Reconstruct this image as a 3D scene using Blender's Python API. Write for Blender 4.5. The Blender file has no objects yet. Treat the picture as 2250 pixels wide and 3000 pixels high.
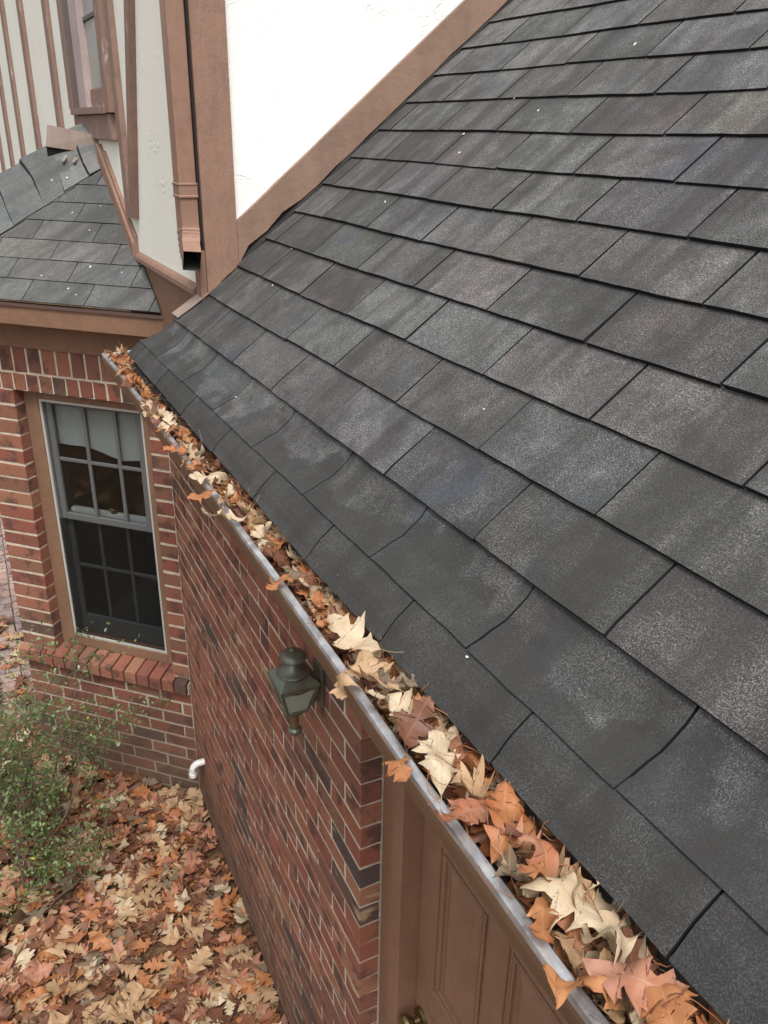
import bpy, bmesh, math, random
from mathutils import Vector, Matrix, Quaternion
random.seed(11)
scene = bpy.context.scene
col = scene.collection

# ------------------------------------------------------------------ camera
CAM = Vector((-0.4548, -2.6678, 0.7219))
cr = Vector((0.8902, -0.4553, 0.0170)); cu = Vector((0.1731, 0.3724, 0.9118)); cf = Vector((0.4214, 0.8088, -0.4103))
cd = bpy.data.cameras.new('camera'); cam = bpy.data.objects.new('camera', cd); col.objects.link(cam)
M = Matrix((( cr.x, cu.x, -cf.x, CAM.x), (cr.y, cu.y, -cf.y, CAM.y), (cr.z, cu.z, -cf.z, CAM.z), (0, 0, 0, 1)))
cam.matrix_world = M
cd.sensor_fit = 'VERTICAL'; cd.sensor_height = 36.0; cd.sensor_width = 27.0
cd.lens = 2471.1 / 3000 * 36.0
cd.clip_start = 0.02; cd.clip_end = 900
scene.camera = cam
# ------------------------------------------------------------------ world, sun, exposure
SUN_EL, SUN_AZ = math.radians(58), math.radians(196)      # azimuth clockwise from +y: behind the camera, a little to its left
world = bpy.data.worlds.new('World'); scene.world = world; world.use_nodes = True
nt = world.node_tree; nt.nodes.clear()
wo = nt.nodes.new('ShaderNodeOutputWorld'); bg = nt.nodes.new('ShaderNodeBackground'); sky = nt.nodes.new('ShaderNodeTexSky')
hs = nt.nodes.new('ShaderNodeHueSaturation')
sky.sky_type = 'NISHITA'; sky.sun_disc = False; sky.sun_elevation = SUN_EL; sky.sun_rotation = SUN_AZ
sky.air_density = 1.4; sky.dust_density = 5.0; sky.ozone_density = 0.8
hs.inputs['Saturation'].default_value = 0.22
bg.inputs['Strength'].default_value = 0.15
nt.links.new(sky.outputs[0], hs.inputs['Color']); nt.links.new(hs.outputs[0], bg.inputs['Color']); nt.links.new(bg.outputs[0], wo.inputs['Surface'])
sd = bpy.data.lights.new('sun', 'SUN'); sun = bpy.data.objects.new('sun', sd); col.objects.link(sun)
sd.energy = 1.5; sd.angle = math.radians(16); sd.color = (1.0, 0.965, 0.91)
sdir = Vector((math.sin(SUN_AZ) * math.cos(SUN_EL), math.cos(SUN_AZ) * math.cos(SUN_EL), math.sin(SUN_EL)))
sun.rotation_euler = sdir.to_track_quat('Z', 'Y').to_euler(); sun.location = sdir * 30
scene.render.engine = 'CYCLES'
scene.view_settings.view_transform = 'Standard'; scene.view_settings.look = 'None'
scene.view_settings.exposure = 0.48; scene.view_settings.gamma = 1.0

# ------------------------------------------------------------------ material helpers
class NT:
    def __init__(s, name):
        s.m = bpy.data.materials.new(name); s.m.use_nodes = True
        s.t = s.m.node_tree; s.n = s.t.nodes; s.n.clear()
        s.out = s.n.new('ShaderNodeOutputMaterial'); s.b = s.n.new('ShaderNodeBsdfPrincipled')
        s.t.links.new(s.b.outputs[0], s.out.inputs['Surface'])
    def new(s, t, **k):
        nd = s.n.new(t)
        for a, v in k.items(): setattr(nd, a, v)
        return nd
    def link(s, a, b): s.t.links.new(a, b)
    def pos(s): return s.new('ShaderNodeNewGeometry').outputs['Position']
    def obj(s): return s.new('ShaderNodeTexCoord').outputs['Object']
    def rnd(s): return s.new('ShaderNodeObjectInfo').outputs['Random']
    def mapv(s, v, scale, rot=(0, 0, 0), loc=(0, 0, 0)):
        nd = s.new('ShaderNodeMapping'); s.link(v, nd.inputs['Vector'])
        nd.inputs['Scale'].default_value = scale; nd.inputs['Rotation'].default_value = rot; nd.inputs['Location'].default_value = loc
        return nd.outputs[0]
    def noise(s, v, sc, det=3, rough=0.55, dist=0.0):
        nd = s.new('ShaderNodeTexNoise'); s.link(v, nd.inputs['Vector'])
        nd.inputs['Scale'].default_value = sc; nd.inputs['Detail'].default_value = det
        nd.inputs['Roughness'].default_value = rough; nd.inputs['Distortion'].default_value = dist
        return nd.outputs['Fac']
    def ramp(s, f, stops, interp='LINEAR'):
        nd = s.new('ShaderNodeValToRGB'); s.link(f, nd.inputs['Fac']); cr_ = nd.color_ramp; cr_.interpolation = interp
        while len(cr_.elements) < len(stops): cr_.elements.new(0.5)
        for e, (p, c) in zip(cr_.elements, stops):
            e.position = p; e.color = (*c, 1) if len(c) == 3 else c
        return nd.outputs['Color']
    def g(s, f, a, b):   # grey ramp smooth threshold
        return s.ramp(f, [(a, (0, 0, 0)), (b, (1, 1, 1))] if a < b else [(b, (1, 1, 1)), (a, (0, 0, 0))])
    def mix(s, f, a, b, mode='MIX'):
        nd = s.new('ShaderNodeMix', data_type='RGBA', blend_type=mode)
        for sock, v in ((nd.inputs[0], f), (nd.inputs[6], a), (nd.inputs[7], b)):
            if hasattr(v, 'links') or isinstance(v, bpy.types.NodeSocket): s.link(v, sock)
            elif isinstance(v, (int, float)): sock.default_value = v
            else: sock.default_value = (*v, 1)
        return nd.outputs[2]
    def math(s, op, a, b=None, c=None):
        nd = s.new('ShaderNodeMath', operation=op)
        for i, v in enumerate((a, b, c)):
            if v is None: continue
            if isinstance(v, bpy.types.NodeSocket): s.link(v, nd.inputs[i])
            else: nd.inputs[i].default_value = v
        return nd.outputs[0]
    def sep(s, v):
        nd = s.new('ShaderNodeSeparateXYZ'); s.link(v, nd.inputs[0]); return nd.outputs
    def bump(s, h, strength=0.5, dist=0.002, prev=None):
        nd = s.new('ShaderNodeBump'); s.link(h, nd.inputs['Height'])
        nd.inputs['Strength'].default_value = strength; nd.inputs['Distance'].default_value = dist
        if prev is not None: s.link(prev, nd.inputs['Normal'])
        return nd.outputs[0]
    def fin(s, color=None, rough=0.8, normal=None, metal=0.0, spec=0.3):
        if color is not None:
            if isinstance(color, bpy.types.NodeSocket): s.link(color, s.b.inputs['Base Color'])
            else: s.b.inputs['Base Color'].default_value = (*color, 1)
        if isinstance(rough, bpy.types.NodeSocket): s.link(rough, s.b.inputs['Roughness'])
        else: s.b.inputs['Roughness'].default_value = rough
        s.b.inputs['Metallic'].default_value = metal
        s.b.inputs['Specular IOR Level'].default_value = spec
        if normal is not None: s.link(normal, s.b.inputs['Normal'])
        return s.m

# ---- asphalt shingle with mineral granules
TH = 0.68664; CT, ST = math.cos(TH), math.sin(TH)
def shingle_mat(name, base, light, stain=0.70):
    k = NT(name); P = k.pos(); r = k.rnd()
    gr = k.noise(P, 300, 3, 0.8); gr2 = k.noise(P, 520, 2, 0.75); gr3 = k.noise(k.mapv(P, (1, 1, 1), loc=(5, 3, 1)), 420, 1, .5)
    blotch = k.noise(P, 7, 5, 0.65); mid = k.noise(P, 17, 5, 0.7)
    dk = tuple(c * 0.30 for c in base)
    c = k.mix(k.g(gr, 0.38, 0.62), dk, base)
    worn = k.math('ADD', gr2, k.math('MULTIPLY', k.math('SUBTRACT', mid, .5), .22))
    c = k.mix(k.math('MULTIPLY', k.g(worn, 0.49, 0.66), 0.85), c, light)
    c = k.mix(k.math('MULTIPLY', k.g(gr3, 0.69, 0.74), 0.8), c, tuple(min(1, x * 1.7) for x in light))
    # weathering patches of worn, tinted and dirty granules
    tint = k.ramp(r, [(0.0, (1.0, 1.0, 1.0)), (0.30, (0.92, 0.93, 0.95)), (0.5, (1.10, 1.04, 1.0)), (0.66, (0.90, 0.98, 0.98)), (0.8, (1.04, 0.96, 0.98)), (0.93, (0.93, 0.96, 1.04)), (1.0, (1.07, 1.06, 0.98))])
    c = k.mix(1.0, c, tint, 'MULTIPLY')
    c = k.mix(k.math('MULTIPLY', k.g(blotch, 0.52, 0.70), 0.35), c, tuple(x * 0.5 for x in base))
    tone = k.math('FRACT', k.math('MULTIPLY', r, 91.7)); c = k.mix(1.0, c, k.ramp(tone, [(0, (.68, .68, .68)), (.5, (1, 1, 1)), (1, (1.2, 1.2, 1.2))]), 'MULTIPLY')
    c = k.mix(k.math('MULTIPLY', k.g(mid, 0.58, 0.74), 0.10), c, light)
    hue = k.noise(k.mapv(P, (1, 1, 1), loc=(3.1, 7.7, 1.2)), 5.5, 2, 0.5)
    c = k.mix(k.math('MULTIPLY', k.g(hue, 0.635, 0.72), 0.55), c, (0.045, 0.056, 0.074))
    hue2 = k.noise(k.mapv(P, (1, 1, 1), loc=(9.3, 2.2, 5.2)), 6.5, 3, 0.6)
    c = k.mix(k.math('MULTIPLY', k.math('MULTIPLY', k.g(hue2, 0.60, 0.72), k.g(gr, 0.4, 0.6)), 0.45), c, (0.13, 0.075, 0.07))
    hue3 = k.noise(k.mapv(P, (1, 1, 1), loc=(1.3, 12.2, 8.2)), 5.0, 3, 0.6)
    c = k.mix(k.math('MULTIPLY', k.g(hue3, 0.62, 0.74), 0.4), c, (0.075, 0.072, 0.045))
    # water streaks running down the slope
    st = k.noise(k.mapv(P, (1.0, 10, 1.0)), 1.0, 3, 0.6)
    c = k.mix(k.math('MULTIPLY', k.g(st, 0.50, 0.64), 0.68), c, tuple(x * 0.42 for x in base))
    # black algae patches with edges of their own
    pa = k.noise(k.mapv(P, (1, 1, 1), loc=(4.4, 1.9, 3.3)), 4.2, 5, .62); pb = k.noise(P, 11, 4, .6)
    c = k.mix(k.math('MULTIPLY', k.g(k.math('ADD', pa, k.math('MULTIPLY', k.math('SUBTRACT', pb, .5), .25)), .50, .60), .5 if stain else .25), c, tuple(x * 0.38 for x in base))
    # damp stain with a wandering edge along the eave
    xyz = k.sep(P); ss = k.math('ADD', k.math('MULTIPLY', xyz[0], CT), k.math('MULTIPLY', xyz[2], ST))
    sn = k.math('ADD', ss, k.math('MULTIPLY', k.math('SUBTRACT', k.noise(P, 5, 4, .62), .5), .55))
    c = k.mix(k.math('MULTIPLY', k.g(sn, 0.225, 0.195), stain), c, tuple(x * 0.34 for x in base))
    nrm = k.bump(gr, 0.75, 0.0016); nrm = k.bump(gr2, 0.5, 0.001, nrm)
    return k.fin(c, 0.88, nrm, spec=0.35)
M_SH = shingle_mat('shingle_granules', (0.084, 0.083, 0.081), (0.285, 0.281, 0.275))
M_SHB = shingle_mat('bay_shingle_granules', (0.125, 0.128, 0.124), (0.26, 0.265, 0.26), 0.0)  # lighter than the garage granules: reflected light put into the colour
M_CAP = shingle_mat('hip_cap_granules', (0.17, 0.182, 0.178), (0.30, 0.315, 0.31), 0.0)
M_EDGE = NT('asphalt_cut_edge').fin((0.012, 0.012, 0.013), 0.9)
M_UNDER = NT('roof_underlay').fin((0.014, 0.014, 0.015), 0.95)

# ---- brick
def brick_mat(name, stops, dirt=True, smear=True):
    k = NT(name); P = k.pos(); r = k.rnd()
    c = k.ramp(r, stops, 'CONSTANT')
    r2 = k.math('FRACT', k.math('MULTIPLY', r, 37.7))
    o = k.obj(); off = k.new('ShaderNodeVectorMath', operation='ADD')
    cmb = k.new('ShaderNodeCombineXYZ'); k.link(k.math('MULTIPLY', r, 60), cmb.inputs[0]); k.link(k.math('MULTIPLY', r2, 40), cmb.inputs[2])
    k.link(o, off.inputs[0]); k.link(cmb.outputs[0], off.inputs[1]); V = off.outputs[0]
    n1 = k.noise(V, 9, 4, 0.6); n2 = k.noise(V, 60, 3, 0.6); n3 = k.noise(V, 260, 2, 0.6)
    c = k.mix(k.math('MULTIPLY', k.g(n1, 0.51, 0.60), 0.75), c, (0.075, 0.045, 0.040))
    c = k.mix(k.math('MULTIPLY', k.g(n1, 0.34, 0.20), 0.5), c, (0.30, 0.13, 0.075))
    c = k.mix(k.math('MULTIPLY', k.g(n2, 0.55, 0.72), 0.35), c, (0.11, 0.05, 0.04))
    c = k.mix(k.math('MULTIPLY', k.g(n3, 0.56, 0.75), 0.3), c, (0.33, 0.19, 0.14))
    if smear:
        sm = k.noise(k.mapv(P, (2.2, 2.2, 9)), 2.4, 3, 0.6)
        c = k.mix(k.math('MULTIPLY', k.g(sm, 0.635, 0.70), 0.8), c, (0.42, 0.30, 0.18))
    if dirt:
        z = k.sep(P)[2]
        zn = k.math('ADD', z, k.math('MULTIPLY', k.noise(P, 3.5, 4, 0.6), 0.55))
        c = k.mix(k.math('MULTIPLY', k.g(k.math('MULTIPLY_ADD', zn, -1.0, -1.55), 0.0, 0.55), 0.62), c, (0.082, 0.062, 0.042))
    nrm = k.bump(n2, 0.6, 0.003); nrm = k.bump(n3, 0.5, 0.0012, nrm)
    return k.fin(c, 0.9, nrm, spec=0.2)
RED = [(0.0, (0.235, 0.092, 0.060)), (0.13, (0.195, 0.077, 0.055)), (0.26, (0.255, 0.110, 0.072)), (0.40, (0.185, 0.090, 0.062)),
       (0.52, (0.225, 0.082, 0.057)), (0.64, (0.21, 0.102, 0.066)), (0.74, (0.165, 0.076, 0.057)), (0.86, (0.110, 0.068, 0.056)), (0.90, (0.27, 0.130, 0.082)), (0.97, (0.078, 0.058, 0.054))]
M_BR = brick_mat('weathered_red_brick', [(p, (c[0] * 1.15, c[1] * 1.15, c[2] * 1.15)) for p, c in RED])
M_BRP = brick_mat('bay_red_brick', [(p, (c[0] * 1.02, c[1] * 1.02, c[2] * 1.02)) for p, c in RED], smear=False)
M_PAVE = brick_mat('pale_paving_brick', [(0.0, (0.33, 0.23, 0.19)), (0.3, (0.29, 0.20, 0.175)), (0.55, (0.36, 0.27, 0.22)), (0.8, (0.27, 0.21, 0.195))], dirt=False, smear=False)
def mortar_mat():
    k = NT('mortar'); P = k.pos(); n1 = k.noise(P, 25, 4, 0.6); n2 = k.noise(P, 220, 2, 0.6); n0 = k.noise(P, 3, 3, 0.6)
    c = k.mix(k.g(n1, 0.35, 0.7), (0.45, 0.385, 0.295), (0.62, 0.56, 0.455))
    c = k.mix(k.math('MULTIPLY', k.g(n0, 0.5, 0.7), 0.45), c, (0.24, 0.19, 0.13))
    zn = k.math('ADD', k.sep(P)[2], k.math('MULTIPLY', n0, 0.55))
    c = k.mix(k.math('MULTIPLY', k.g(k.math('MULTIPLY_ADD', zn, -1.0, -1.5), 0.0, 0.6), 0.7), c, (0.125, 0.10, 0.072))
    return k.fin(c, 0.95, k.bump(n2, 0.6, 0.002), spec=0.15)
M_MORT = mortar_mat()

# ---- stucco, painted wood, metals
def stucco_mat(name, colr):
    k = NT(name); P = k.pos()
    n1 = k.noise(P, 9, 4, 0.55, 0.6); n2 = k.noise(P, 45, 3, 0.6, 0.3); n3 = k.noise(P, 2.5, 3, 0.5)
    c = k.mix(k.math('MULTIPLY', k.g(n3, 0.45, 0.7), 0.35), colr, tuple(x * 0.88 for x in colr))
    ridge = k.math('MULTIPLY', k.g(k.math('ABSOLUTE', k.math('SUBTRACT', n1, 0.5)), 0.03, 0.0), k.g(k.noise(P, 5, 3, .6), .52, .66))
    h = k.math('ADD', k.math('MULTIPLY', ridge, 0.8), k.math('MULTIPLY', n2, 0.5))
    return k.fin(c, 0.85, k.bump(h, 0.40, 0.006), spec=0.2)
M_WHITE = stucco_mat('white_stucco', (0.84, 0.84, 0.82))
M_CREAM = stucco_mat('cream_stucco', (0.79, 0.80, 0.735))
def paint_mat(name, colr, rough=0.6, grain=(8, 8, 1.2), bumpy=0.6, chip=None):
    k = NT(name); P = k.pos(); V = k.mapv(P, grain)
    n1 = k.noise(V, 6, 4, 0.6, 0.4); n2 = k.noise(P, 130, 3, 0.6); n3 = k.noise(P, 5, 3, 0.55)
    c = k.mix(k.math('MULTIPLY', k.g(n3, 0.4, 0.7), 0.6), colr, tuple(x * 0.74 for x in colr))
    c = k.mix(k.math('MULTIPLY', k.g(n1, 0.58, 0.75), 0.35), c, tuple(x * 0.6 for x in colr))
    c = k.mix(k.math('MULTIPLY', k.g(n2, 0.6, 0.78), 0.25), c, tuple(min(1, x * 1.35) for x in colr))
    fl_ = k.noise(P, 26, 5, .68); c = k.mix(k.math('MULTIPLY', k.g(fl_, .50, .62), .28), c, tuple(x * 0.62 for x in colr)); c = k.mix(k.math('MULTIPLY', k.g(fl_, .42, .32), .22), c, tuple(min(1, x * 1.3) for x in colr))
    gm = k.noise(k.mapv(P, (3, 3, .6)), 4, 4, .65)
    c = k.mix(k.math('MULTIPLY', k.g(gm, .54, .72), .35), c, tuple(x * 0.55 + .01 for x in colr))
    if chip:
        nc = k.noise(V, 3.0, 5, 0.65); c = k.mix(k.g(nc, 0.64, 0.66), c, chip)
    nrm = k.bump(n1, bumpy * 1.2, 0.005); nrm = k.bump(n2, bumpy, 0.002, nrm)
    return k.fin(c, rough, nrm, spec=0.3)
BROWN = (0.275, 0.165, 0.120)
M_TRIM = paint_mat('brown_painted_wood', BROWN)
M_TRIMX = paint_mat('brown_painted_rake_wood', (0.265, 0.172, 0.128), grain=(1.2, 8, 1.2))
M_TRIM2 = paint_mat('weathered_brown_wood', (0.255, 0.165, 0.130), grain=(6, 6, 1), chip=(0.42, 0.37, 0.35))
M_FASC = paint_mat('brown_fascia_paint', (0.22, 0.128, 0.082), 0.55, grain=(1, 1, 6), bumpy=0.15)
M_DOOR = paint_mat('brown_door_paint', (0.265, 0.150, 0.097), 0.42, grain=(10, 10, 1), bumpy=0.10)
M_METB = paint_mat('brown_enamel_metal', (0.29, 0.172, 0.125), 0.38, grain=(4, 4, 1), bumpy=0.04)
M_GUTB = paint_mat('brown_gutter_enamel', (0.20, 0.125, 0.080), 0.4, grain=(3, .4, 3), bumpy=0.05)
M_FLASH = paint_mat('painted_flashing', (0.27, 0.205, 0.170), 0.5, grain=(2, 2, 2), bumpy=0.15)
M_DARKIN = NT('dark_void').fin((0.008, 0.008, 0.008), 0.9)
M_TARSHADE = NT('tar_and_gap_shade').fin((0.018, 0.016, 0.014), 0.75)  # tar line on the roof, also the painted gap shade by the downspout
def galv():
    k = NT('galvanized_steel'); P = k.pos(); n1 = k.noise(P, 30, 4, 0.65); n2 = k.noise(P, 180, 3, 0.7); n3 = k.noise(k.mapv(P, (6, 1, 6)), 9, 3, 0.6)
    c = k.mix(k.g(n1, 0.35, 0.7), (0.42, 0.44, 0.47), (0.70, 0.72, 0.75))
    c = k.mix(k.math('MULTIPLY', k.g(n3, 0.56, 0.70), 0.7), c, (0.17, 0.155, 0.15))
    c = k.mix(k.math('MULTIPLY', k.g(n2, 0.60, 0.74), 0.5), c, (0.80, 0.82, 0.84))
    ro = k.ramp(n1, [(0.3, (0.30,) * 3), (0.75, (0.55,) * 3)])
    return k.fin(c, ro, k.bump(n2, 0.2, 0.001), metal=0.75)
M_GALV = galv()
M_CAPW = NT('pale_end_cap').fin((0.62, 0.64, 0.62), 0.5)
def bronze():
    k = NT('verdigris_bronze'); P = k.pos(); n = k.noise(P, 14, 3, 0.5); n2 = k.noise(P, 160, 3, 0.6)
    c = k.mix(k.g(n, 0.4, 0.65), (0.125, 0.115, 0.085), (0.155, 0.175, 0.145))
    c = k.mix(k.math('MULTIPLY', k.g(k.noise(P, 55, 3, .6), .55, .7), .5), c, (0.21, .24, .205))
    return k.fin(c, 0.40, k.bump(n2, 0.15, 0.0006), metal=0.45, spec=0.5)
M_BRZ = bronze()
M_BRASS = NT('aged_brass').fin((0.20, 0.155, 0.075), 0.32, metal=0.9)
M_BRASSR = NT('dull_brass_stem').fin((0.19, 0.145, 0.075), 0.45, metal=0.5)
def glassy(name, tint, rough=0.05, alpha=0.25):
    k = NT(name); n = k.n
    gl = k.new('ShaderNodeBsdfGlossy'); gl.inputs['Roughness'].default_value = rough; gl.inputs['Color'].default_value = (0.9, 0.9, 0.9, 1)
    tr = k.new('ShaderNodeBsdfTransparent'); tr.inputs['Color'].default_value = (*tint, 1)
    lw = k.new('ShaderNodeLayerWeight'); lw.inputs['Blend'].default_value = .5
    fr = k.math('MULTIPLY_ADD', k.math('POWER', lw.outputs['Facing'], 4.0), .8, .05)
    mx = k.new('ShaderNodeMixShader'); k.link(fr, mx.inputs[0]); k.link(tr.outputs[0], mx.inputs[1]); k.link(gl.outputs[0], mx.inputs[2])
    k.link(mx.outputs[0], k.out.inputs['Surface']); n.remove(k.b); return k.m
M_GLASS = glassy('window_glass', (0.78, 0.80, 0.80))
def screen():
    k = NT('insect_screen'); tr = k.new('ShaderNodeBsdfTransparent'); tr.inputs['Color'].default_value = (.8, .8, .8, 1)
    df = k.new('ShaderNodeBsdfDiffuse'); df.inputs['Color'].default_value = (.03, .03, .03, 1); mx = k.new('ShaderNodeMixShader'); mx.inputs[0].default_value = .16
    k.link(tr.outputs[0], mx.inputs[1]); k.link(df.outputs[0], mx.inputs[2]); k.link(mx.outputs[0], k.out.inputs['Surface']); k.n.remove(k.b); return k.m
M_SCREEN = screen()
M_LGLASS = NT('frosted_lantern_glass').fin((0.33, 0.37, 0.335), 0.25, spec=0.6)
M_SASH = NT('dark_grey_sash').fin((0.105, 0.108, 0.108), 0.55)
M_SASHL = NT('pale_screen_frame').fin((0.42, 0.42, 0.39), 0.5)
M_RAIL = NT('pale_meeting_rail').fin((0.45, 0.47, 0.46), 0.5)
M_SKYREFL = NT('painted_sky_reflection').fin((0.46, 0.49, 0.485), 0.9)
def pvc():
    k = NT('white_pvc'); n = k.noise(k.pos(), 40, 4, .6); return k.fin(k.mix(k.math('MULTIPLY', k.g(n, .5, .7), .6), (.72, .73, .71), (.42, .40, .35)), 0.45, spec=0.4)
M_PVC = pvc()
M_SPECK = NT('white_dropping').fin((0.80, 0.80, 0.78), 0.9)
M_GREY = paint_mat('weathered_bare_wood', (0.30, 0.24, 0.20), grain=(2, 6, 2))
def soil():
    k = NT('leafy_soil'); P = k.pos(); n1 = k.noise(P, 14, 5, 0.65, 0.5); n2 = k.noise(P, 3, 3, 0.6); n3 = k.noise(P, 90, 3, 0.6)
    c = k.ramp(n1, [(0.3, (0.045, 0.026, 0.016)), (0.5, (0.11, 0.062, 0.034)), (0.62, (0.19, 0.115, 0.062)), (0.75, (0.27, 0.17, 0.095))])
    c = k.mix(k.math('MULTIPLY', k.g(n2, 0.5, 0.7), 0.4), c, (0.06, 0.042, 0.025))
    return k.fin(c, 0.95, k.bump(n1, 0.9, 0.03, k.bump(n3, 0.5, 0.008)), spec=0.15)
M_SOIL = soil()

# ---- leaves
def leaf_mat(name, c1, c2, vein, trans=0.22, mottled=0.35):
    k = NT(name); r = k.rnd()
    uvn = k.new('ShaderNodeUVMap'); uv = k.sep(uvn.outputs[0])
    o = k.new('ShaderNodeVectorMath', operation='ADD'); cmb = k.new('ShaderNodeCombineXYZ'); k.link(k.math('MULTIPLY', r, 50), cmb.inputs[0])
    k.link(uvn.outputs[0], o.inputs[0]); k.link(cmb.outputs[0], o.inputs[1])
    at = k.new('ShaderNodeAttribute', attribute_name='shade', attribute_type='GEOMETRY')
    rr = k.math('FRACT', k.math('ADD', r, at.outputs['Fac']))
    n0 = k.noise(o.outputs[0], 2.2, 2, 0.5)
    c = k.mix(k.math('ADD', k.math('MULTIPLY', rr, .45), k.math('MULTIPLY', k.g(n0, .38, .64), .55)), c1, c2)
    n1 = k.noise(o.outputs[0], 4, 4, 0.6); n2 = k.noise(o.outputs[0], 22, 3, 0.6)
    c = k.mix(k.math('MULTIPLY', k.g(n1, 0.5, 0.68), mottled), c, tuple(x * 0.5 for x in c1))
    c = k.mix(k.math('MULTIPLY', k.g(n2, 0.58, 0.72), 0.45), c, tuple(x * 0.5 for x in c2))
    c = k.mix(k.math('MULTIPLY', k.g(k.noise(o.outputs[0], 34, 2, .5), 0.68, 0.74), 0.4), c, tuple(x * 0.3 for x in c1))
    au = k.math('ABSOLUTE', k.math('SUBTRACT', uv[0], 0.5))
    mid = k.g(au, 0.010, 0.003)
    ph = k.math('FRACT', k.math('MULTIPLY', k.math('SUBTRACT', uv[1], k.math('MULTIPLY', au, 0.8)), 6.5))
    sv = k.g(k.math('ABSOLUTE', k.math('SUBTRACT', ph, 0.5)), 0.05, 0.015)
    vn = k.math('MAXIMUM', mid, k.math('MULTIPLY', sv, 0.35))
    c = k.mix(k.math('MULTIPLY', vn, 0.42), c, vein)
    nrm = k.bump(vn, 0.12, 0.001); nrm = k.bump(n2, 0.2, 0.001, nrm)
    k.fin(c, 0.5, nrm, spec=0.35)
    tr = k.new('ShaderNodeBsdfTranslucent'); k.link(c, tr.inputs['Color']); k.link(nrm, tr.inputs['Normal'])
    mx = k.new('ShaderNodeMixShader'); mx.inputs[0].default_value = trans
    k.link(k.b.outputs[0], mx.inputs[1]); k.link(tr.outputs[0], mx.inputs[2]); k.link(mx.outputs[0], k.out.inputs['Surface'])
    return k.m
LEAF = {
 'cream': leaf_mat('cream_oak_leaf', (0.64, 0.53, 0.38), (0.50, 0.37, 0.23), (0.42, 0.27, 0.15)),
 'tan': leaf_mat('tan_oak_leaf', (0.52, 0.335, 0.19), (0.43, 0.28, 0.16), (0.60, 0.44, 0.28)),
 'orange': leaf_mat('orange_oak_leaf', (0.50, 0.24, 0.105), (0.36, 0.115, 0.042), (0.52, 0.30, 0.16)),
 'brown': leaf_mat('red_brown_oak_leaf', (0.225, 0.098, 0.056), (0.155, 0.068, 0.042), (0.33, 0.18, 0.11)),
 'rose': leaf_mat('rosy_oak_leaf', (0.42, 0.225, 0.160), (0.40, 0.135, 0.055), (0.48, 0.30, 0.20)),
 'grey': leaf_mat('grey_brown_oak_leaf', (0.23, 0.175, 0.115), (0.18, 0.13, 0.09), (0.33, 0.26, 0.18)),
}
M_GREEN = None
def green_mat():
    k = NT('small_green_leaf'); P = k.pos(); n = k.noise(P, 45, 2, 0.5)
    at = k.new('ShaderNodeAttribute', attribute_name='shade', attribute_type='GEOMETRY')
    c = k.ramp(at.outputs['Fac'], [(0.0, (0.050, 0.088, 0.026)), (0.45, (0.10, 0.155, 0.045)), (0.8, (0.18, 0.245, 0.085)), (0.97, (0.28, 0.35, 0.20)), (1.0, (0.42, 0.38, 0.06))])
    c = k.mix(k.math('MULTIPLY', k.g(n, 0.45, 0.7), 0.3), c, (0.05, 0.085, 0.035))
    k.fin(c, 0.35, spec=0.5)
    tr = k.new('ShaderNodeBsdfTranslucent'); k.link(c, tr.inputs['Color']); mx = k.new('ShaderNodeMixShader'); mx.inputs[0].default_value = 0.2
    k.link(k.b.outputs[0], mx.inputs[1]); k.link(tr.outputs[0], mx.inputs[2]); k.link(mx.outputs[0], k.out.inputs['Surface'])
    return k.m
M_GREEN = green_mat()
M_TWIG = NT('shrub_bark').fin((0.12, 0.085, 0.06), 0.9)
M_NEEDLE = NT('dry_pine_needle').fin((0.30, 0.12, 0.055), 0.6)

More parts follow.
